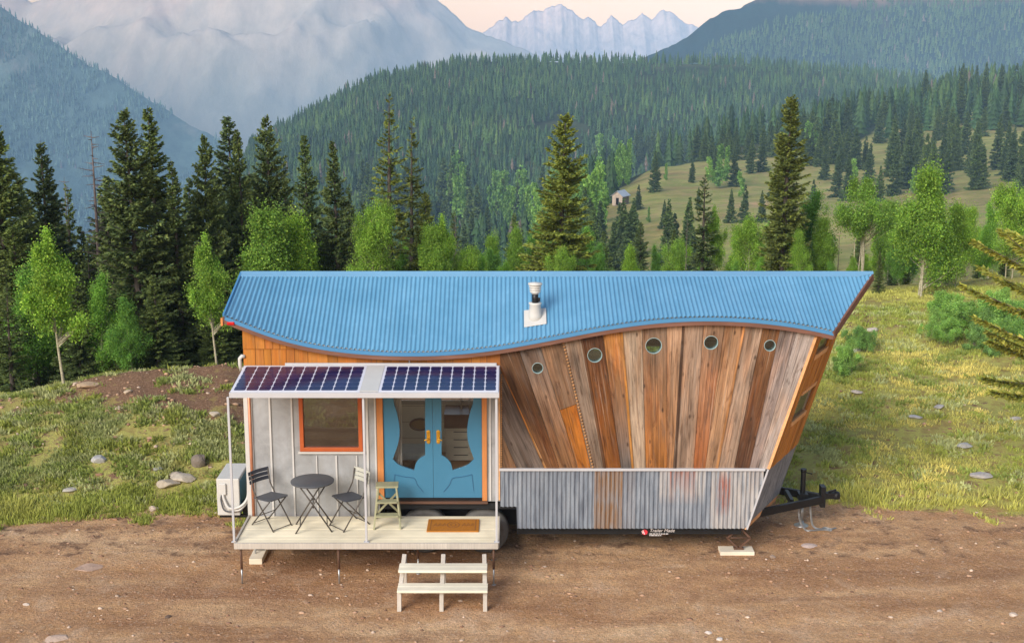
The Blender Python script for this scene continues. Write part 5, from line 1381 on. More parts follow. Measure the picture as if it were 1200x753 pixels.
o = wood_mass('forest', spots, 3, 3, GREENS, 3, M['farneedles']); tag(o, label='blue conifer forest below the red-topped mountain', cat='forest')
# ================================================================== tree prototypes
def unit(v): return v / np.maximum(np.linalg.norm(v, axis=-1, keepdims=True), 1e-9)
def tube_np(pts, rads, n=7):
    pts = np.array(pts, float); V = []; F = []
    for i, p in enumerate(pts):
        d = pts[min(i + 1, len(pts) - 1)] - pts[max(i - 1, 0)]; d = d / (np.linalg.norm(d) + 1e-9)
        ref = np.array([1, 0, 0]) if abs(d[2]) > 0.7 else np.array([0, 0, 1]); a = np.cross(d, ref); a /= np.linalg.norm(a); b = np.cross(a, d)
        for k in range(n):
            t = 2 * math.pi * k / n; V.append(p + (a * math.cos(t) + b * math.sin(t)) * rads[i])
    for i in range(len(pts) - 1):
        for k in range(n): k2 = (k + 1) % n; F.append((i * n + k, i * n + k2, (i + 1) * n + k2, (i + 1) * n + k))
    return V, F
class Soup:
    def __init__(s): s.V = []; s.F = []; s.C = []; s.n = 0
    def add(s, V, F, C=None):
        V = np.asarray(V, float); F = np.asarray(F); s.V.append(V); s.F.append(F + s.n); s.n += len(V)
        s.C.append(np.ones((len(V), 4)) if C is None else C)
    def obj(s, name, mat, parent): return np_mesh(name, np.concatenate(s.V), np.concatenate(s.F), mat, np.concatenate(s.C), parent)
def quads(b, d, s_, l, w, col, tipcol=None, tw=0.0):
    """diamond sprays: base b, direction d, side s_, length l, width w (arrays)"""
    l = l[:, None]; w = w[:, None]
    V = np.stack([b, b + d * l * 0.45 + s_ * w * 0.5, b + d * l, b + d * l * 0.45 - s_ * w * 0.5], 1).reshape(-1, 3)
    F = np.arange(len(b) * 4).reshape(-1, 4)
    tc = col if tipcol is None else tipcol
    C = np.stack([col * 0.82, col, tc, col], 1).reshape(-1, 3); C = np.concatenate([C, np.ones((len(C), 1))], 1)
    return V, F, C

def make_conifer(name, seed, Hh=7.0, R=1.1, dens=1.0, spray=(0.12, 0.21), width=0.058, droop=0.25, taper=0.75, bare=0.05, cols=None, gap=0.0, whorl=0.14, mat='needles', join=False):
    rng = np.random.default_rng(seed); sp = Soup(); wd = Soup()
    cols = cols or [S(48, 62, 36), S(62, 76, 40), S(36, 50, 34)]; tip = S(164, 172, 92)
    bend = rng.normal(0, 0.012, 2)
    def axis(z): return np.array([bend[0] * z * z / Hh, bend[1] * z * z / Hh, z])
    zz = np.linspace(0, Hh, 9); V, F = tube_np([axis(z) for z in zz], [0.018 * Hh * (1 - 0.96 * z / Hh) for z in zz]); wd.add(V, F)
    z = bare * Hh
    lobe = rng.uniform(0, 6.28, 3)
    while z < Hh * 0.985:
        f = 1 - z / Hh; nb = int(rng.integers(4, 7) + 4 * f)
        for q in range(nb):
            if rng.random() < gap: continue
            a = rng.uniform(0, 6.283); L = (R * (f ** taper) * rng.uniform(0.62, 1.15) + 0.04) * (1 + 0.13 * math.sin(2 * a + lobe[0] + z * 1.1) + 0.1 * math.sin(3 * a + lobe[1] + 2.2 * z))
            e = 0.62 * (1 - f) ** 1.2 - droop * f + rng.normal(0, 0.1)
            dh = np.array([math.cos(a), math.sin(a), 0.0]); sd = np.array([-math.sin(a), math.cos(a), 0.0]); o = axis(z + rng.normal(0, whorl * 0.3))
            def pt(s_): return o + np.outer(s_, dh) * L + np.outer(s_ * math.tan(e) * L - (s_ - s_ ** 2 * 1.25) * L * droop * 0.9, [0, 0, 1])
            ss = np.array([0, 0.5, 1.0]); P = pt(ss); V, F = tube_np(P, [0.011 * L + 0.004, 0.008 * L + 0.003, 0.002], 4)
            if L > 0.25: wd.add(V, F)
            n = int((L / 0.0115 + 8) * dens); s_ = rng.uniform(0.06, 1.0, n) ** 0.8
            b = pt(s_); lat = rng.choice([-1, 1], n) * rng.uniform(0.25, 1.25, n); lat[rng.random(n) < 0.12] *= 0.2
            d = np.outer(np.cos(lat), dh) + np.outer(np.sin(lat), sd) + np.outer(rng.normal(-0.05, 0.33, n), [0, 0, 1]); d = unit(d)
            up = unit(np.array([0, 0, 1.0]) + rng.normal(0, 0.55, (n, 3))); sv = unit(np.cross(d, up))
            l = rng.uniform(*spray, n) * (1.15 - 0.45 * s_) * min(1.15, 0.42 + 1.1 * L); w = np.full(n, width) * rng.uniform(0.7, 1.3, n)
            c = np.array(cols)[rng.integers(len(cols), size=n)][:, :3] * rng.uniform(0.75, 1.25, (n, 1)); c = c * rng.uniform(0.8, 1.2)
            tc = c * 0.6 + np.array(tip[:3]) * 0.4 * s_[:, None]
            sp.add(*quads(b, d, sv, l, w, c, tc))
        z += whorl * (0.55 + 0.6 * f) * rng.uniform(0.8, 1.2)
    if join:
        return sp.obj(name, M[mat], None)
    root = empty(name); wd.obj('trunk', M['bark'], root); sp.obj('crown', M[mat], root); return root

def make_aspen(name, seed, Hh=5.5, R=1.15, base=0.35, clumps=46, leaves=330, lsize=0.088, cols=None, shape='egg', trunks=1, mat='leaves', csize=0.30, join=False, lean=0.03, bark='aspen_bark'):
    rng = np.random.default_rng(seed); sp = Soup(); wd = Soup(); cols = cols or [S(142, 184, 66), S(122, 166, 58), S(166, 200, 82), S(112, 154, 62)]
    stems = []
    for t in range(trunks):
        off = rng.normal(0, 0.16 * (trunks > 1), 2) * R; ln = rng.normal(0, lean, 2); hh = Hh * (0.95 if t == 0 else rng.uniform(0.7, 0.92))
        zz = np.linspace(0, hh, 8); wob = np.cumsum(rng.normal(0, 0.02, (8, 2)), 0)
        P = np.stack([off[0] + ln[0] * zz + wob[:, 0], off[1] + ln[1] * zz + wob[:, 1], zz], 1); stems.append(P)
        V, F = tube_np(P, [0.0105 * Hh * (1 - 0.85 * k / 7) * (1 if trunks == 1 else 0.72) for k in range(8)]); wd.add(V, F)
    limbs = []
    for q in range(max(9, clumps // 5)):
        f0 = rng.uniform(0, 0.8) ** 1.1; f1 = min(1.0, f0 + rng.uniform(0.14, 0.42)); fm = f1
        pr = (math.sin(math.pi * min(1, 0.2 + 0.8 * fm)) ** 0.7) if shape == 'egg' else ((1 - fm) ** 0.75 + 0.1) if shape == 'cone' else (0.5 + 0.5 * math.sin(math.pi * min(1, fm)) )
        limbs.append((q * 2.399 + rng.normal(0, 0.3), f0, f1, pr * rng.uniform(0.7, 1.3)))
    limbs.append((0.0, 0.55, 1.0, 0.1)); limbs.append((2.0, 0.3, 0.8, 0.15))
    for k in range(int(clumps * 1.5)):
        f = rng.uniform(0, 1) ** 0.85; z = Hh * (base + (1 - base) * f)
        prof = (math.sin(math.pi * min(1, 0.14 + 0.86 * f)) ** 0.75) if shape == 'egg' else ((1 - f) ** 0.7 + 0.08) if shape == 'cone' else (0.55 + 0.45 * math.sin(math.pi * f))
        lb = limbs[k % len(limbs)]; tt = rng.uniform(0.12, 1.0) ** 0.8; a = lb[0] + rng.normal(0, 0.3)
        f = lb[1] + (lb[2] - lb[1]) * tt + rng.normal(0, 0.02); f = min(max(f, 0.0), 1.0); z = Hh * (base + (1 - base) * f)
        r = R * lb[3] * (tt ** 0.75) * rng.uniform(0.75, 1.15)
        P = stems[k % len(stems)]; zi = max(Hh * base * 0.7, z - r * 0.7 - 0.2); st = np.array([np.interp(zi, P[:, 2], P[:, 0]), np.interp(zi, P[:, 2], P[:, 1]), min(zi, P[-1, 2])])
        c = np.array([st[0] + r * math.cos(a), st[1] + r * math.sin(a), z])
        mid = (st + c) / 2 + np.array([0, 0, -0.05]); V, F = tube_np([st, mid, c], [0.004 * Hh * (1 - f * 0.6), 0.003 * Hh * (1 - f * .6), 0.004], 5); wd.add(V, F)
        n = int(leaves * (0.5 if join else 0.9) * rng.uniform(0.4, 1.5)); LK = 0.9 if join else 0.76; sg = (0.6 + 0.6 * (1 - tt)) * csize * 0.66 * R / 1.15 * rng.uniform(0.45, 1.15)
        p = c + rng.normal(0, 1, (n, 3)) * np.array([sg, sg, sg * 1.5])
        d = unit(rng.normal(0, 1, (n, 3)) + np.array([0, 0, -0.35])); sv = unit(np.cross(d, rng.normal(0, 1, (n, 3))))
        l = lsize * LK * rng.uniform(0.7, 1.3, n); w = l * 0.85
        tone = rng.uniform(0.62, 1.3); cc = np.array(cols)[rng.integers(len(cols), size=n)][:, :3] * tone * rng.uniform(0.8, 1.2, (n, 1))
        sp.add(*quads(p, d, sv, l, w, cc))
    if join: return sp.obj(name, M[mat], None)
    root = empty(name); wd.obj('trunk', M[bark], root); sp.obj('crown', M[mat], root); return root

def make_dead(name, seed, Hh=6.0, R=0.5):
    rng = np.random.default_rng(seed); wd = Soup(); br = Soup(); zz = np.linspace(0, Hh, 8)
    V, F = tube_np([(0.01 * z, 0, z) for z in zz], [0.013 * Hh * (1 - 0.95 * z / Hh) for z in zz]); wd.add(V, F)
    for k in range(90):
        f = rng.uniform(0.12, 0.98); z = f * Hh; a = rng.uniform(0, 6.28); L = R * (1.1 - f) ** 0.6 * rng.uniform(0.3, 1.1); e = rng.uniform(-0.35, 0.25)
        p0 = np.array([0.01 * z, 0, z]); p2 = p0 + np.array([math.cos(a) * L, math.sin(a) * L, math.sin(e) * L]); pm = (p0 + p2) / 2 + np.array([0, 0, -0.04 * L]); V, F = tube_np([p0, pm, p2], [0.012, 0.008, 0.003], 4); br.add(V, F)
        for q in range(3):
            s_ = rng.uniform(0.4, 1); b = p0 + (p2 - p0) * s_; aa = a + rng.choice([-1, 1]) * rng.uniform(0.4, 1.0); V, F = tube_np([b, b + np.array([math.cos(aa), math.sin(aa), rng.uniform(-.3, .2)]) * L * 0.3], [0.005, 0.002], 3); br.add(V, F)
    root = empty(name); wd.obj('trunk', M['dead'], root); br.obj('branches', M['dead'], root); return root

def place(root, px, top, Y, z=None, natural=None, wide=1.0, rot=None, ref_h=7.0):
    """stand a tree at distance Y under photo column px so that its top reaches the photographed height"""
    x, zt = at(px, top, Y); zg = H(x, Y) if z is None else z
    h = zt - zg; k = h / ref_h
    root.location = (x, Y, zg - 0.03); root.rotation_euler = (0, 0, random.uniform(0, 6.28) if rot is None else rot)
    root.scale = (k * wide, k * wide, k)
    return root

DARK = [S(98, 120, 70), S(114, 132, 74), S(80, 106, 66)]
WARM = [S(130, 146, 68), S(148, 158, 72), S(106, 126, 64)]
COOL = [S(106, 132, 86), S(120, 144, 90), S(86, 112, 78)]
P = {}
P['dense'] = make_conifer('spruce_tree', 11, 7, 1.5, 1.15, cols=DARK, droop=0.3, taper=0.85)
P['dense2'] = make_conifer('spruce_tree', 12, 7, 1.3, 1.1, cols=DARK, droop=0.28, taper=0.92)
P['full'] = make_conifer('spruce_tree', 13, 7, 1.35, 1.25, cols=WARM, droop=0.22, taper=0.75)
P['narrow'] = make_conifer('spruce_tree', 14, 7, 0.85, 1.25, cols=WARM, droop=0.35, taper=0.6)
P['sparse'] = make_conifer('spruce_tree', 15, 7, 0.95, 0.9, cols=WARM, droop=0.12, taper=0.85, gap=0.35, whorl=0.26)
P['cool'] = make_conifer('spruce_tree', 16, 7, 1.1, 1.1, cols=COOL, droop=0.2, taper=0.8, gap=0.12)
P['thin'] = make_conifer('spruce_tree', 17, 7, 0.95, 1.0, cols=DARK, droop=0.3, taper=0.8, gap=0.2, whorl=0.22)
P['aspen'] = make_aspen('aspen_tree', 21, 5.5, 1.15, 0.34, 60, 320)
P['aspen_wide'] = make_aspen('aspen_tree', 22, 5.5, 1.6, 0.12, 96, 320, trunks=2, shape='round')
P['aspen_cone'] = make_aspen('aspen_tree', 23, 5.5, 1.4, 0.06, 96, 320, shape='cone', trunks=2)
P['aspen_bare'] = make_aspen('aspen_tree', 24, 5.5, 1.35, 0.45, 66, 320, trunks=5)
P['aspen_dull'] = make_aspen('aspen_tree', 25, 5.5, 1.3, 0.08, 80, 300, cols=[S(114, 162, 64), S(98, 148, 62), S(134, 178, 72)], shape='cone')
P['shrub'] = make_aspen('willow_shrub', 26, 2.0, 1.2, 0.05, 60, 330, 0.075, cols=[S(140, 186, 94), S(122, 170, 86), S(162, 202, 104)], shape='round', trunks=6, csize=0.2, bark='dead')
P['shrub2'] = make_aspen('willow_shrub', 27, 2.0, 1.1, 0.05, 54, 330, 0.07, cols=[S(148, 190, 104), S(130, 174, 96), S(168, 206, 114)], shape='cone', trunks=6, csize=0.2, bark='dead')
P['dead'] = make_dead('dead_tree', 31, 6.0, 0.55)
used_proto = set()
def tree(kind, px, top, Y, label, cat=None, group=None, wide=1.0, rot=None, z=None):
    p = P[kind]
    o = p if kind not in used_proto else copy_tree(p); used_proto.add(kind)
    refh = 2.05 if kind.startswith('shrub') else (5.65 if kind.startswith('aspen') else (6.0 if kind == 'dead' else 7.0))
    place(o, px, top, Y, z, None, wide, rot, refh)
    if kind.startswith('aspen'): o.scale.x *= 1.0; o.scale.y *= 1.0
    c = cat or ('shrub' if kind.startswith('shrub') else 'dead tree' if kind == 'dead' else 'aspen' if kind.startswith('aspen') else 'spruce')
    tag(o, label, c, group or {'shrub': 'willow shrubs', 'dead tree': 'bare dead trees', 'aspen': 'aspens near the house', 'spruce': 'spruces near the house'}[c])
    return o
# --- left of the house
tree('dense', -8, 138, 36, 'big dark spruce cut by the left edge of the photo', wide=1.1)
tree('cool', 20, 205, 40, 'spruce tucked between the edge spruce and the brown-topped spruce', wide=1.0)
tree('dense2', 47, 163, 38, 'brown-topped spruce behind the bright aspen at far left', wide=1.0)
tree('thin', 76, 215, 41, 'thin spruce just left of the tall dead tree', wide=0.9)
tree('dead', 106, 152, 40, 'tall bare dead spruce against the blue mountain', wide=1.2)
tree('dead', 74, 206, 44, 'short bare dead top behind the far left spruces', wide=0.9)
tree('dense', 150, 126, 34.5, 'broadest dark spruce with twin tops left of the house', wide=1.05)
tree('dense2', 176, 122, 36, 'tall spruce forming the right half of the twin-topped pair', wide=1.1)
tree('dense2', 203, 185, 35, 'shorter spruce shoulder right of the twin-topped pair', wide=1.0)
tree('dense', 236, 157, 36, 'dark spruce standing alone left of the roof corner', wide=0.85)
tree('cool', 268, 134, 39, 'pale green spruce behind the left roof corner', wide=1.1)
tree('dense2', 280, 150, 37, 'dark spruce close right of the pale spruce at the roof corner', wide=0.8)
tree('dense', 314, 134, 38, 'bushy dark spruce above the left end of the roof', wide=0.85)
tree('cool', 358, 156, 42, 'slim pale spruce between two darker ones above the roof', wide=0.9)
tree('dense2', 392, 162, 38, 'dark brown-topped spruce above the shallow dip of the roof', wide=0.95)
tree('thin', 410, 215, 42, 'small spruce right behind the brown-topped one above the roof', wide=1.0)
tree('sparse', 453, 111, 38, 'tall spruce with open yellow-green branches above the roof', wide=1.1)
tree('sparse', 480, 138, 40, 'leaner open-branched spruce right of the tallest one above the roof', wide=0.95)
tree('full', 496, 225, 39, 'low dense spruce at the foot of the open-branched pair', wide=1.0)
tree('thin', 428, 235, 45, 'dark slim spruce left of the tallest open-branched spruce', wide=1.1)
# dark fill inside the left stand
FILL = [(18, 262, 35), (64, 250, 42), (100, 282, 40), (122, 240, 41), (196, 262, 40), (222, 250, 42), (254, 240, 42), (300, 262, 42), (338, 240, 45), (372, 262, 41), (-30, 220, 38), (130, 300, 36), (212, 300, 37), (270, 290, 38), (35, 318, 34), (88, 322, 33), (180, 320, 33), (5, 330, 33), (250, 330, 34), (290, 320, 36)]
for k, (px, top, Y) in enumerate(FILL):
    tree(['dense', 'dense2', 'thin'][k % 3], px, top, Y, 'dark spruce half hidden inside the stand left of the roof', group='hidden spruces of the left stand', wide=1.35)
# --- centre and right
tree('full', 658, 132, 37, 'full yellow-green spruce behind the chimney', wide=1.12)
tree('narrow', 925, 110, 38, 'tallest narrow spruce rising above the right part of the roof', wide=1.12)
tree('narrow', 912, 210, 39, 'lower spruce clinging to the left side of the tall narrow one', wide=1.0)
tree('thin', 826, 204, 42, 'open dark spruce before the meadow left of the tall narrow one', wide=1.2)
tree('dense2', 1032, 292, 36.5, 'small dark spruce just right of the roof tip', wide=0.9)
tree('dead', 534, 250, 46, 'grey dead trunk among aspens in the middle of the roofline', wide=0.8)
tree('dead', 984, 268, 43, 'bare grey tree behind the right roof slope', wide=0.8)
tree('dead', 805, 255, 47, 'bare pale stem left of the open spruce before the meadow', wide=0.6)
for k, (px, top, Y) in enumerate([(-14, 196, 41), (30, 228, 44), (62, 214, 46), (96, 262, 43), (128, 206, 42), (186, 214, 44), (218, 206, 46), (252, 206, 44), (296, 200, 46), (334, 206, 47)]):
    tree(['dense2', 'dense', 'cool'][k % 3], px, top, Y, 'shadowed spruce standing behind the front row of the left stand', group='back row spruces of the left stand', wide=1.15)
# aspens
A = [('aspen', 62, 268, 27.9, 'bright aspen with a bare thin trunk on the left bank', 1.0), ('aspen', 247, 274, 28.6, 'slim aspen with visible trunk beside the left roof corner', 0.85),
     ('aspen_dull', 112, 320, 33, 'dull green aspen under the dead tree at left', 1.0), ('aspen_dull', 28, 300, 34, 'dull aspen left of the bright aspen on the bank', 1.0),
     ('aspen_dull', 150, 345, 32.5, 'low leafy aspen in front of the twin-topped spruces', 1.1), ('aspen_cone', 308, 240, 36, 'light green aspen peeking over the left end of the roof', 1.0),
     ('aspen_cone', 345, 248, 37, 'yellow-green aspen beside the light one over the roof', 0.9), ('aspen', 378, 284, 38, 'small round aspen low behind the roof dip', 0.9),
     ('aspen_wide', 437, 234, 36, 'bright broad aspen below the tallest open-branched spruce', 0.72), ('aspen_cone', 412, 295, 39, 'low aspen left of the bright broad one', 1.0),
     ('aspen_cone', 505, 262, 37, 'vivid green aspen right of the open-branched pair', 0.85), ('aspen', 522, 252, 39, 'upright aspen behind the vivid green one', 0.9),
     ('aspen_wide', 546, 288, 38, 'low spreading aspen beside the grey dead trunk', 0.85), ('aspen_dull', 470, 296, 38, 'dull low aspen between the open-branched pair and the roof', 1.1),
     ('aspen_cone', 606, 264, 41, 'pointed light aspen left of the full spruce', 0.8), ('aspen_wide', 661, 290, 35.5, 'small yellow-green aspen at the foot of the full spruce', 0.8),
     ('aspen_wide', 873, 252, 40, 'bright rounded aspen left of the tall narrow spruce', 0.85), ('aspen', 838, 240, 42.5, 'yellowish slender aspen right beside the open dark spruce', 0.6),
     ('aspen_dull', 948, 222, 40, 'darker leafy aspen right of the tall narrow spruce', 1.15), ('aspen_cone', 938, 268, 37.5, 'fresh green aspen before the tall narrow spruce', 0.9),
     ('aspen_cone', 966, 252, 39, 'aspen with yellow tips behind the right roof slope', 0.85), ('aspen_bare', 1013, 210, 38.5, 'domed aspen clump with many bare pale stems above the roof tip', 1.05),
     ('aspen_cone', 1000, 300, 37.5, 'low aspen at the foot of the bare-stemmed clump', 1.0), ('aspen_cone', 1087, 192, 35.5, 'tallest bright aspen with two pale trunks at right', 1.15),
     ('aspen_cone', 1124, 236, 37, 'second aspen close right of the tallest bright one', 1.2), ('aspen_wide', 1192, 214, 38, 'broad bright aspen cut by the right edge', 1.05),
     ('aspen_dull', 1058, 262, 38.5, 'darker aspen left of the tallest bright one', 0.95), ('aspen_dull', 1158, 262, 39, 'dull aspen in the gap before the right edge', 1.0), ('aspen_cone', 1228, 240, 37, 'aspen beyond the right edge behind the near pine', 1.0)]
for kind, px, top, Y, lab, w in A: tree(kind, px, top, Y, lab, wide=w)
for k, (px, top, Y) in enumerate([(580, 290, 44), (560, 300, 41), (630, 300, 43), (700, 285, 46), (490, 300, 42), (590, 305, 40), (890, 300, 38), (860, 305, 39), (975, 305, 37)]):
    tree('aspen_dull', px, top, Y, 'low dull aspen just showing over the roof ridge', group='low aspens along the roof ridge', wide=1.1)
rk = random.Random(12)
for k in range(22):
    px = 296 + k * 36 + rk.uniform(-12, 12); mid_dark = 640 < px < 700
    tree(['aspen_cone', 'aspen_dull', 'aspen_wide', 'aspen_dull'][k % 4], px, rk.uniform(262, 298), rk.uniform(40, 52), 'light green aspen filling the tree belt behind the roof', group='aspens of the tree belt', wide=rk.uniform(0.75, 1.0))
for k in range(20):
    px = 300 + k * 37 + rk.uniform(-14, 14)
    tree(['cool', 'dense2', 'thin', 'cool'][k % 4], px, rk.uniform(238, 288), rk.uniform(46, 62), 'young conifer filling the tree belt behind the roof', group='young conifers of the tree belt', wide=rk.uniform(0.9, 1.2))
for k, (px, top, Y) in enumerate([(1045, 232, 44), (1068, 250, 46), (1106, 262, 43), (1140, 240, 45), (1165, 236, 44), (1205, 250, 42), (1034, 262, 45)]):
    tree(['aspen_cone', 'aspen_dull', 'aspen_wide'][k % 3], px, top, Y, 'aspen packed behind the tallest bright aspen at right', group='packed aspens at right', wide=0.9)
for k, (px, top, Y) in enumerate([(1048, 285, 41), (1062, 300, 40), (1110, 300, 40), (1148, 290, 41), (1180, 285, 41), (1215, 290, 40), (1098, 285, 43)]):
    tree(['cool', 'dense2', 'thin'][k % 3], px, top, Y, 'dark young conifer in the shade under the right aspens', group='young conifers under the right aspens', wide=1.3)
# willow shrubs on the right
W = [('shrub', 1112, 340, 32.5, 'tall willow shrub behind the left half of the thicket', 1.3), ('shrub2', 1176, 336, 32.5, 'tall pale willow shrub behind the right half of the thicket', 1.3), ('shrub2', 1156, 362, 30.6, 'middle pale willow shrub of the thicket', 1.3), ('shrub', 1112, 372, 30.4, 'willow shrub at the front left of the thicket', 1.3), ('shrub', 1186, 372, 29.8, 'rounded willow shrub under the pine branch', 1.3),
     ('shrub', 1128, 352, 31.5, 'big willow shrub in the middle of the right thicket', 1.3), ('shrub', 1160, 345, 31, 'willow shrub behind the pine branch', 1.3), ('shrub2', 1098, 362, 31.6, 'pale willow shrub at the left end of the thicket', 1.3),
     ('shrub', 1190, 350, 31, 'willow shrub at the right edge of the photo', 1.3), ('shrub2', 1145, 378, 30, 'front willow shrub of the thicket', 1.3), ('shrub2', 1172, 386, 29.5, 'low light willow shrub in front near the pine', 1.3),
     ('shrub', 1008, 380, 29.8, 'grey-green willow shrub under the roof tip', 0.9), ('shrub2', 996, 398, 28.2, 'small pale willow shrub beside the prow', 1.0), ('shrub2', 1075, 378, 32, 'low shrub below the two pale aspen trunks', 1.2), ('shrub', 1220, 362, 30, 'willow shrub past the right edge', 1.3)]
for kind, px, top, Y, lab, w in W: tree(kind, px, top, Y, lab, wide=w)
# near pine reaching in from the right edge
pine = make_conifer('pine_tree', 41, 5.9, 2.3, 5.0, spray=(0.1, 0.19), width=0.055, cols=[S(156, 162, 76), S(134, 146, 70), S(180, 176, 84)], droop=0.12, taper=0.42, gap=0.22, whorl=0.4, bare=0.33)
pine.location = (xat(1268, 21.9, 2.0), 21.9, H(xat(1268, 21.9, 2.0), 21.9) - 0.02); pine.rotation_euler = (0, 0, 0.4); tag(pine, 'near pine whose branches reach in from the right edge', 'pine')

# ================================================================== countable trees of the middle distance
MID = [make_conifer('conifer_tree', 50 + k, 8, 1.4 + 0.12 * (k % 3), 0.55, spray=(0.28, 0.48), width=0.2, cols=[S(80, 110, 68), S(94, 122, 74), S(66, 94, 64)], whorl=0.3, droop=0.25, taper=1.0, mat='needles', join=True) for k in range(5)]
MASP = [make_aspen('aspen_tree', 60 + k, 8, 1.25, 0.05, 44, 80, 0.38, cols=[S(122, 164, 78), S(104, 148, 70), S(140, 178, 88)], shape='round' if k else 'cone', csize=0.34, join=True) for k in range(3)]
mid_used = set()
def mid(protos, k, x, y, h, label, cat, group, w=1.0):
    i = k % len(protos); key = (id(protos), i)
    o = protos[i] if key not in mid_used else protos[i].copy()
    if key in mid_used: COL.objects.link(o)
    mid_used.add(key)
    o.location = (x, y, H(x, y) - 0.15); o.rotation_euler = (0, 0, (k * 2.39) % 6.28); o.scale = (h / 8 * w, h / 8 * w, h / 8); tag(o, label, cat, group); return o
def mid_px(protos, k, px, base, hpx, label, cat, group, w=1.0):
    """stand on the terrain where the photo row `base` meets it"""
    lo, hi = 120.0, 1000.0; Yf = None
    for Y in np.concatenate([np.arange(100, 420, 2.0), np.arange(420, 700, 5.0)]):
        x, z = at(px, base, Y)
        if z <= H(x, Y): Yf = Y; break
    if Yf is None: Yf = 330.0
    x, z = at(px, base, Yf); return mid(protos, k, x, Yf, hpx / FPX * Yf * 1.02, label, cat, group, w)
SOLO = [(767, 226, 48, 'lone thick conifer in the upper middle of the meadow'), (811, 214, 28, 'small lone conifer near the top of the meadow'), (787, 190, 42, 'conifer at the top left rim of the meadow'), (856, 262, 40, 'small pointed conifer low in the meadow behind the open spruce'),
        (872, 262, 44, 'conifer beside the small pointed one low in the meadow'), (860, 220, 46, 'conifer right of the pale aspen in the meadow'), (880, 204, 42, 'narrow conifer on the upper meadow left of the tall spruce'), (893, 202, 40, 'second narrow conifer on the upper meadow'),
        (966, 212, 40, 'lone conifer on the meadow right of the tall spruce'), (980, 232, 50, 'left of two conifers in the right meadow strip'), (993, 236, 56, 'right of two conifers in the right meadow strip'), (1018, 214, 46, 'conifer at the edge of the right meadow strip'), (1152, 160, 34, 'conifer standing on the upper right clearing'), (1188, 178, 30, 'small conifer at the right edge of the upper clearing')]
for k, (px, b, h, lab) in enumerate(SOLO): mid_px(MID, k, px, b, h, lab, 'conifer', 'single conifers on the meadow')
MORE = [(748, 246, 30), (778, 268, 34), (742, 276, 36), (818, 246, 26), (832, 284, 36), (905, 236, 34), (892, 262, 38), (952, 246, 36), (1046, 206, 40), (1062, 190, 36), (1110, 186, 38), (1136, 202, 40), (1176, 206, 42), (1098, 166, 34), (1172, 140, 30), (924, 214, 34), (838, 204, 30), (1030, 238, 44)]
for k, (px, b, h) in enumerate(MORE): mid_px(MID, k + 2, px, b, h, 'small conifer dotted about the open meadow', 'conifer', 'conifers dotted over the meadow')
for k, (px, b, h) in enumerate([(850, 216, 42), (832, 222, 36), (868, 232, 30), (780, 212, 20), (1000, 222, 34), (1128, 176, 26), (760, 262, 18), (810, 275, 16), (900, 280, 20), (1070, 228, 30)]): mid_px(MASP, k, px, b, h, 'pale green aspen scrub dotted about the open meadow', 'aspen', 'aspen scrub on the meadow', 1.0)
mid_px(MASP, 0, 841, 222, 50, 'pale aspen standing in the middle of the meadow', 'aspen', 'far aspens', 1.1)
mid_px(MASP, 1, 740, 206, 36, 'bright aspen on the left rim of the meadow', 'aspen', 'far aspens', 0.8)
mid_px(MASP, 2, 950, 190, 44, 'bright aspen glowing among dark conifers right of the tall spruce', 'aspen', 'far aspens', 1.2)
rm = random.Random(77)
def clump(n, pxr, br, hr, label, group, protos=MID, cat='conifer', w=1.0, reject=None):
    k = 0
    for i in range(n):
        px = rm.uniform(*pxr); t = rm.random(); b = br[0] + (br[1] - br[0]) * t
        if callable(reject) and reject(px, b): continue
        mid_px(protos, i, px, b, rm.uniform(*hr), label, cat, group, w)
clump(16, (690, 752), (300, 345), (55, 95), 'conifer of the stand below the little shed', 'conifers below the shed')
clump(9, (772, 806), (315, 350), (55, 90), 'conifer of the small group in front of the lower meadow', 'conifers before the lower meadow')
clump(26, (540, 705), (262, 330), (60, 85), 'conifer mixed among the pale valley aspens', 'conifers among the valley aspens', reject=lambda p, b: 600 < p < 640 and b > 280)
clump(34, (530, 706), (262, 296), (62, 84), 'pale aspen of the grove on the valley floor', 'valley aspen grove', MASP, 'aspen', 0.75)
clump(10, (700, 740), (205, 225), (30, 50), 'pale aspen at the left foot of the meadow', 'aspens at the meadow foot', MASP, 'aspen', 0.8)
clump(36, (420, 560), (250, 330), (55, 80), 'conifer on the valley side behind the near aspens', 'valley side conifers')
def ridge_base(px): return np.interp(px, [690, 760, 850, 930, 1000, 1100, 1200, 1300], [205, 190, 184, 166, 142, 120, 106, 96])
k = 0
for i in range(150):
    px = rm.uniform(700, 1230); t = rm.random(); lo = ridge_base(px); hi = np.interp(px, [700, 760, 850, 930, 1000, 1050, 1100, 1200], [212, 194, 190, 192, 210, 226, 214, 150]); b = lo + (hi - lo) * t
    if noise.noise(Vector((px * 0.018, b * 0.03, 2.2))) > 0.32 and b > lo + 16: continue
    mid_px(MID, i, px, b, rm.uniform(34, 52) * (0.8 if b < lo + 10 else 1), 'conifer of the wooded rise beyond the meadow', 'conifer', 'conifers on the wooded rise', 1.05)
for i in range(26):
    px = rm.uniform(1040, 1210); mid_px(MID, i, px, rm.uniform(196, 232), rm.uniform(46, 66), 'conifer of the belt behind the bright right aspens', 'conifer', 'conifers behind the right aspens', 1.0)
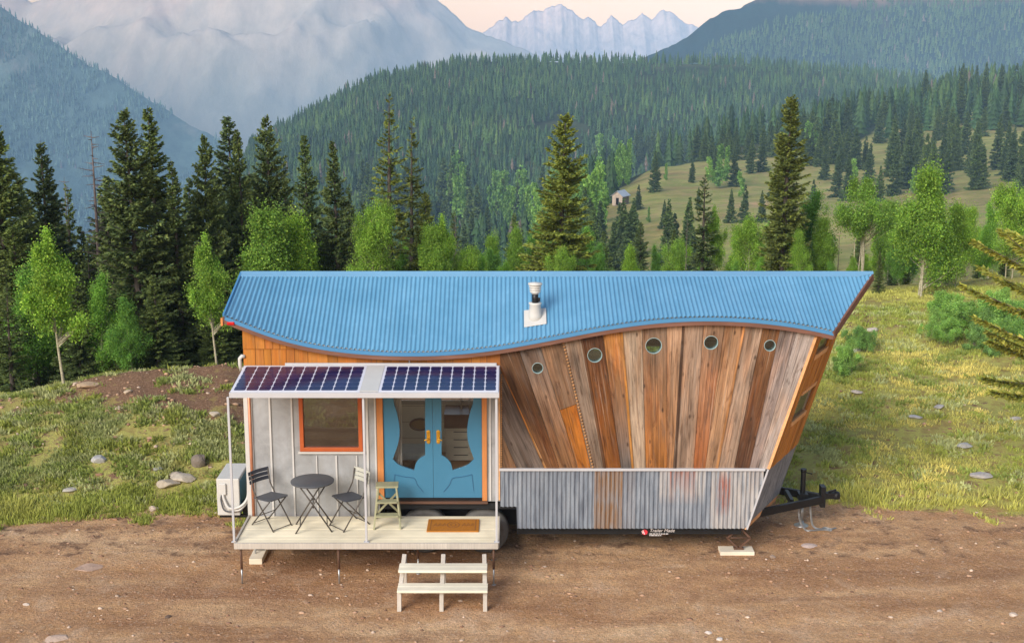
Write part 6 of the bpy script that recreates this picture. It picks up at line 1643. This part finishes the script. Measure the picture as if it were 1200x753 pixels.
# the rest of the rise's wood
spots = []
rng = np.random.default_rng(9)
for i in range(1500):
    px = rng.uniform(690, 1500); x0 = None; y = rng.uniform(400, 640); x = (px - 600) / 1576 * y
    if y > np.interp(px, [690, 770, 850, 1000, 1100, 1200, 1500], [380, 400, 440, 500, 570, 620, 640]) + 15: continue
    if noise.noise(Vector((x * 0.02, y * 0.02, 6))) > 0.42 and px > 900: continue
    spots.append((x, y, float(hbase(x, y)), rng.uniform(8, 13)))
o = wood_mass('forest', spots, 7, 6, GREENS, 6, M['farneedles']); tag(o, label='dark conifer wood covering the rise right of the hill', cat='forest')
spots = []
for i in range(900):
    px = rng.uniform(230, 720); y = rng.uniform(260, 540); x = (px - 600) / 1576 * y; spots.append((x, y, float(hbase(x, y)), rng.uniform(7, 12)))
o = wood_mass('forest', spots, 6, 5, GREENS, 7, M['farneedles']); tag(o, label='conifer wood on the valley floor at the foot of the hill', cat='forest')

# little shed on the meadow
sx, sz = at(727, 240, 262); sy = 262; sz = H(sx, sy)
shed = empty('shed', (sx, sy, sz)); tag(shed, 'tiny weathered wooden shed with grey tin roof on the hillside meadow', 'shed')
mb = MB(); w, d, hh = 0.95, 1.15, 1.7
mb.plate([[(-w, 0), (w, 0), (w, hh), (0, hh + 0.75), (-w, hh)], [(-0.25, 0.05), (0.3, 0.05), (0.3, 1.35), (-0.25, 1.35)]], lambda a, b, q: (a, -d + q, b), 0, 0.08); mb.build('front_wall', M['shed_front'], shed, local=True)
mb = MB(); mb.box(-w, -w + 0.08, -d + 0.08, d, 0, hh); mb.box(w - 0.08, w, -d + 0.08, d, 0, hh); mb.plate([[(-w, 0), (w, 0), (w, hh), (0, hh + 0.75), (-w, hh)]], lambda a, b, q: (a, d + q, b), 0, 0.08); mb.build('wall', M['shed_wood'], shed, local=True)
mb = MB()
for s_ in (-1, 1): mb.hexa([(0, -d - 0.2, hh + 0.76), (s_ * (w + 0.25), -d - 0.2, hh - 0.14), (s_ * (w + 0.25), d + 0.25, hh - 0.14), (0, d + 0.25, hh + 0.76), (0, -d - 0.2, hh + 0.82), (s_ * (w + 0.25), -d - 0.2, hh - 0.08), (s_ * (w + 0.25), d + 0.25, hh - 0.08), (0, d + 0.25, hh + 0.82)])
mb.build('roof', M['shed_roof'], shed, local=True)
mb = MB(); mb.box(-0.22, 0.27, -d + 0.5, -d + 0.54, 0.02, 1.32); mb.build('door', M['void'], shed, local=True)
shed.rotation_euler = (0, 0, RAD(-32)); shed.scale = (1.15, 1.15, 1.15)
# ================================================================== grass, stones
rng = np.random.default_rng(15)
RK = [  # px, py, half width px, colour, flatness, label
    (116, 540, 9.5, S(176, 176, 176), 0.5, 'pale grey boulder in the grass of the left bank'),
    (234, 547, 10, S(122, 112, 102), 0.9, 'dark upright boulder near the air conditioner'),
    (197, 569, 13, S(176, 164, 146), 0.35, 'flat tan rock at the left of the rock cluster'),
    (216, 564, 15, S(184, 174, 158), 0.4, 'largest flat tan rock of the cluster before the air conditioner'),
    (207, 561, 9, S(160, 150, 138), 0.5, 'small rock on the back of the rock cluster'),
    (81, 575, 8, S(180, 176, 166), 0.35, 'flat pale rock low in the left grass'),
    (180, 598, 7, S(206, 188, 172), 0.5, 'pinkish stone at the verge of the dirt pad'),
    (185, 552, 6, S(150, 152, 142), 0.5, 'small grey stone left of the dark boulder'),
    (252, 490, 7, S(176, 166, 150), 0.5, 'light stone high on the left bank beside the porch post'),
    (150, 461, 6, S(196, 176, 152), 0.4, 'small pale stone on the bare left crest'),
    (103, 454, 14, S(186, 160, 130), 0.18, 'flat tan rock slab on the bare left crest'),
    (1150, 558, 13, S(184, 180, 178), 0.22, 'long flat white rock in the right grass'),
    (1130, 525, 9, S(176, 176, 174), 0.35, 'grey rock half sunk in the right slope'),
    (1073, 490, 8, S(180, 180, 182), 0.3, 'pale rock in the middle of the right slope'),
    (1101, 478, 7, S(188, 184, 180), 0.3, 'small pale rock right of the middle rock on the slope'),
    (1190, 492, 6, S(180, 176, 170), 0.4, 'small rock at the right edge of the slope'),
    (1004, 462, 7, S(196, 186, 174), 0.35, 'pale rock in the grass beside the prow'),
    (1000, 413, 9, S(200, 196, 192), 0.3, 'white rock slab below the small pale willow'),
    (1022, 388, 8, S(196, 186, 176), 0.3, 'pale stone on the bare patch under the roof tip'),
    (948, 641, 9.5, S(206, 186, 178), 0.12, 'flat pinkish stone sunk in the dirt beyond the hitch'),
    (905, 653, 4, S(150, 132, 118), 0.7, 'small brown stone near the notched timber block'),
    (104, 666, 16, S(190, 160, 140), 0.05, 'flat pale stone slab sunk in the wheel track at left'),
    (830, 744, 4.5, S(214, 204, 196), 0.5, 'white stone at the bottom edge of the pad'),
    (843, 752, 4.5, S(206, 198, 192), 0.5, 'second white stone at the bottom edge of the pad'),
    (1187, 722, 6, S(206, 188, 172), 0.4, 'pale stone at the bottom right of the pad'),
    (1101, 717, 4, S(206, 192, 180), 0.5, 'small pale stone left of the bottom right stone'),
    (31, 709, 4, S(204, 190, 176), 0.5, 'small pale stone at the lower left of the pad'),
    (68, 750, 15, S(206, 180, 160), 0.12, 'flat pale stone at the bottom left edge'),
    (197, 724, 5, S(110, 92, 80), 0.5, 'dark pebble in the middle of the left pad')]
RPOS = []
for (px, py, hw, col, flat, lab) in RK:
    Yf = 25
    for Y in np.arange(15, 40, 0.1):
        x, z = at(px, py, Y)
        if z <= H(x, Y): Yf = Y; break
    RPOS.append((at(px, py, Yf)[0], Yf, hw / FPX * Yf * 1.12))
def off_rock(x, y):
    for a, b, r in RPOS:
        if abs(x - a) < r * 1.05 and -r * 1.5 < y - b < r * 0.7: return False
    return True
def grass_field(name, n, xr, yr, label, keep, hfn, colfn, blades=7, spread=0.09, wd=0.012):
    B = []; D = []; Lh = []; Cc = []; Wd = []
    cnt = 0
    while cnt < n:
        x = rng.uniform(*xr); y = rng.uniform(*yr)
        if not keep(x, y) or not off_rock(x, y): continue
        cnt += 1
        z = H(x, y); h = hfn(x, y); col = colfn(x, y)
        for q in range(blades):
            a = rng.uniform(0, 6.283); r = rng.uniform(0, spread); lean = rng.uniform(0.1, 0.75)
            B.append((x + r * math.cos(a), y + r * math.sin(a), z - 0.01)); D.append((math.cos(a) * lean, math.sin(a) * lean, 1.0)); Lh.append(h * rng.uniform(0.55, 1.25)); Wd.append(wd * rng.uniform(0.7, 1.5)); Cc.append(np.array(col) * rng.uniform(0.75, 1.25))
    B = np.array(B); D = unit(np.array(D)); Lh = np.array(Lh); Wd = np.array(Wd); Cc = np.array(Cc)
    sv = unit(np.cross(D, rng.normal(0, 1, B.shape)))
    V = np.stack([B - sv * Wd[:, None], B + sv * Wd[:, None], B + D * Lh[:, None]], 1).reshape(-1, 3); F = np.arange(len(V)).reshape(-1, 3)
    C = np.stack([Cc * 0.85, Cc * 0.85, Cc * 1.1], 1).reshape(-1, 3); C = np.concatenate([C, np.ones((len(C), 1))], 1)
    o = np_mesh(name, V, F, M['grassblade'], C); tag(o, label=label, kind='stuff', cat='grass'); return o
def nz(x, y, s, k): return noise.noise(Vector((x * s, y * s, k)))
GR, GY, GS, GD = np.array(S(156, 164, 78)[:3]), np.array(S(230, 214, 126)[:3]), np.array(S(186, 190, 130)[:3]), np.array(S(162, 176, 90)[:3])
def keep_left(x, y):
    v = float(verge(x)); d = y - v
    if d < -0.15: return d > -0.7 and nz(x, y, 1.7, 51) > 0.28
    if y > 29.5: return False
    if d < 0.9: return nz(x, y, 1.1, 9) > -0.42 or d > 0.2
    crest = bare_crest(x, y)
    return nz(x, y, 0.8, 2) + 0.7 * nz(x, y, 2.6, 3) > -0.04 + 0.7 * crest
def h_left(x, y):
    d = y - float(verge(x)); return (0.1 + 0.07 * nz(x, y, 1.3, 21) if 0 < d < 1.1 else 0.075 + 0.04 * nz(x, y, 2.2, 23)) * (1 + 0.8 * max(0, nz(x, y, 1.6, 4)))
def c_left(x, y):
    a = nz(x, y, 0.7, 5); b = nz(x, y, 1.9, 6); d = y - float(verge(x)); base = GR * 1.05 if d < 1.2 else GD * 0.34 + GS * 0.38
    c = base * (1 - max(0, a) * 0.8) + GY * max(0, a) * 0.8
    return c * (1 + 0.3 * b)
grass_field('grass', 9000, (-13.0, -2.5), (20.4, 29.5), 'green and straw grass tufts on the left bank', keep_left, h_left, c_left, 8)
def c_weed(x, y):
    a = nz(x, y, 1.3, 31); return (GD * 0.75 if a < -0.1 else GS * 0.85 if a < 0.2 else GR * 0.9) * rng.uniform(0.8, 1.15)
def keep_weed(x, y):
    d = y - float(verge(x)); return 0.3 < d and y < 29 and nz(x, y, 1.1, 33) + 0.6 * nz(x, y, 3.1, 34) > -0.12 + 0.3 * bare_crest(x, y)
grass_field('grass', 2600, (-13.0, -2.5), (21.4, 29), 'leafy low weeds in clumps on the left bank', keep_weed, lambda x, y: 0.085 + 0.05 * nz(x, y, 2, 35), c_weed, 16, 0.16, 0.026)
def keep_right(x, y):
    d = y - float(verge(x))
    if d < -0.1: return d > -0.6 and nz(x, y, 1.7, 52) > 0.28
    if y > 37: return False
    return nz(x, y * 1.8, 0.8, 12) + 0.6 * nz(x, y * 1.8, 2.2, 13) > -0.22
def h_right(x, y):
    d = y - float(verge(x)); return (0.12 + 0.07 * nz(x, y, 0.9, 22) if 0 < d < 0.9 else 0.07) * (1 + 0.8 * max(0, nz(x, y, 1.6, 14)))
def c_right(x, y):
    a = nz(x, y, 0.35, 15) + 0.5 * nz(x, y, 1.2, 16) + 0.1; a = min(max(a * 1.5 + 0.35, 0), 1); b = nz(x, y, 2.1, 17)
    d = y - float(verge(x)); a *= min(1, 0.25 + max(d, 0) / 2.2) * min(1, max(0.35, (36 - y) / 8))
    return (GR * 1.25 * (1 - a) + GY * 1.1 * a) * (1 + 0.3 * b)
grass_field('grass', 2600, (2.5, 14.0), (22, 34), 'leafy low weeds in clumps on the right slope', lambda x, y: 0.3 < y - float(verge(x)) and nz(x, y * 1.6, 0.9, 43) + 0.6 * nz(x, y * 1.6, 2.6, 44) > 0.05, lambda x, y: 0.08 + 0.05 * nz(x, y, 2, 45), lambda x, y: c_weed(x, y) * 1.3, 16, 0.17, 0.026)
grass_field('grass', 17000, (2.5, 15.0), (21.0, 37), 'yellow-green grass tufts on the right slope', keep_right, h_right, c_right, 8)

def ico_rock(seed, sub=3, flat=0.6):
    bm = bmesh.new(); bmesh.ops.create_icosphere(bm, subdivisions=sub, radius=1.0); r = Vector((seed * 3.1, seed * 1.7, seed)); rr = random.Random(seed * 5); planes = [(Vector((rr.gauss(0, 1), rr.gauss(0, 1), rr.gauss(0.3, 1))).normalized(), rr.uniform(0.62, 0.88)) for _ in range(11)]
    for v in bm.verts:
        n = noise.noise(v.co * 1.2 + r) * 0.35 + noise.noise(v.co * 3.1 + r) * 0.14
        v.co *= 1 + n * 0.6
        for pn, pd in planes:
            q = v.co.dot(pn)
            if q > pd: v.co -= pn * (q - pd) * 0.92
        v.co.z *= flat
    me = bpy.data.meshes.new('rock'); bm.to_mesh(me); bm.free(); me.materials.append(M['rock'])
    ca = me.color_attributes.new('tint', 'FLOAT_COLOR', 'POINT'); return me, ca
for k, (px, py, hw, col, flat, lab) in enumerate(RK):
    me, ca = ico_rock(k + 1, 3, flat); ca.data.foreach_set('color', np.tile(np.array(col, dtype=np.float32), len(me.vertices)))
    o = bpy.data.objects.new('rock', me); COL.objects.link(o)
    x, Yf, r = RPOS[k]; o.location = (x, Yf, H(x, Yf) + r * flat * (0.42 if py < 605 else 0.2)); o.scale = (r, r * 0.75, r); o.rotation_euler = (0, 0, (k * 0.7) % 0.9 - 0.4); tag(o, lab, 'rock', 'rocks lying about the house')
# pebbles and gravel
V = []; F = []; C = []; nV = 0
bm = bmesh.new(); bmesh.ops.create_icosphere(bm, subdivisions=1, radius=1.0); bv = np.array([v.co[:] for v in bm.verts]); bf = np.array([[v.index for v in f.verts] for f in bm.faces]); bm.free()
for i in range(8600):
    if i < 5600: x = rng.uniform(-9.5, 9.5); y = rng.uniform(16.2, 22.8)
    else: x, y = (rng.uniform(-12, 13), rng.uniform(22, 30)) if rng.random() < 0.5 else (rng.uniform(-11, -2.5), rng.uniform(24.3, 28.3))
    r = 0.005 + 0.03 * rng.random() ** 7
    if i >= 5600: r *= 1.7
    p = bv * (1 + rng.normal(0, 0.15, (len(bv), 1))) * np.array([r * rng.uniform(0.8, 1.6), r, r * 0.6]); V.append(p + np.array([x, y, H(x, y) + r * 0.1])); F.append(bf + nV); nV += len(bv)
    c = np.array([S(190, 156, 128), S(176, 142, 116), S(206, 184, 164), S(140, 108, 86), S(184, 148, 120), S(160, 122, 96)][rng.integers(6)][:3]) * rng.uniform(0.8, 1.15); C.append(np.tile(np.append(c, 1), (len(bv), 1)))
o = np_mesh('gravel', np.concatenate(V), np.concatenate(F), M['rock'], np.concatenate(C)); tag(o, label='loose pebbles scattered over the dirt pad and bank', kind='stuff', cat='gravel')
# ================================================================== air, light, render settings
HAZE = 1.6e-4
mb = MB(); mb.box(-4500, 4500, -120, 6000, -700, 620)
hz = mb.build('haze', M['white'], None); tag(hz, kind='stuff'); hz.data.materials.clear()
hm = bpy.data.materials.new('air_haze'); hm.use_nodes = True; nt = hm.node_tree; nt.nodes.clear()
vo = nt.nodes.new('ShaderNodeVolumePrincipled'); vo.inputs['Color'].default_value = (0.42, 0.68, 1.0, 1); vo.inputs['Density'].default_value = HAZE; vo.inputs['Anisotropy'].default_value = -0.5
om = nt.nodes.new('ShaderNodeOutputMaterial'); nt.links.new(vo.outputs[0], om.inputs['Volume']); hz.data.materials.append(hm)

w = bpy.data.worlds.new('World'); scene.world = w; w.use_nodes = True; nt = w.node_tree
bg = nt.nodes['Background']; sky = nt.nodes.new('ShaderNodeTexSky'); sky.sky_type = 'NISHITA'; sky.sun_disc = False
SUN_EL, SUN_AZ = RAD(30), RAD(213)      # light from behind the camera, to the left
sky.sun_elevation = SUN_EL; sky.sun_rotation = SUN_AZ; sky.altitude = 3300; sky.air_density = 2.6; sky.dust_density = 2.5; sky.ozone_density = 1.0
mx = nt.nodes.new('ShaderNodeMix'); mx.data_type = 'RGBA'; mx.blend_type = 'MULTIPLY'; mx.inputs[0].default_value = 1.0; mx.inputs[7].default_value = (1.0, 0.83, 0.86, 1)
nt.links.new(sky.outputs[0], mx.inputs[6]); nt.links.new(mx.outputs[2], bg.inputs['Color']); bg.inputs['Strength'].default_value = 0.06
sd = bpy.data.lights.new('sun', 'SUN'); sd.energy = 1.5; sd.angle = RAD(32); sd.color = (1.0, 0.93, 0.84)
so = bpy.data.objects.new('sun', sd); COL.objects.link(so)
dirv = Vector((math.sin(SUN_AZ) * math.cos(SUN_EL), math.cos(SUN_AZ) * math.cos(SUN_EL), math.sin(SUN_EL)))
so.rotation_euler = dirv.to_track_quat('Z', 'Y').to_euler(); so.location = dirv * 50
vs = scene.view_settings; vs.view_transform = 'Standard'; vs.look = 'None'; vs.gamma = 1.0; vs.use_curve_mapping = False; vs.exposure = 1.6
scene.render.engine = 'CYCLES'; cy = scene.cycles
cy.max_bounces = 8; cy.diffuse_bounces = 6; cy.glossy_bounces = 2; cy.transmission_bounces = 3; cy.transparent_max_bounces = 10; cy.volume_bounces = 1
cy.use_denoising = True; cy.caustics_reflective = False; cy.caustics_refractive = False; cy.sample_clamp_indirect = 4.0
try: cy.denoiser = 'OPENIMAGEDENOISE'; cy.denoising_prefilter = 'ACCURATE'
except Exception: pass
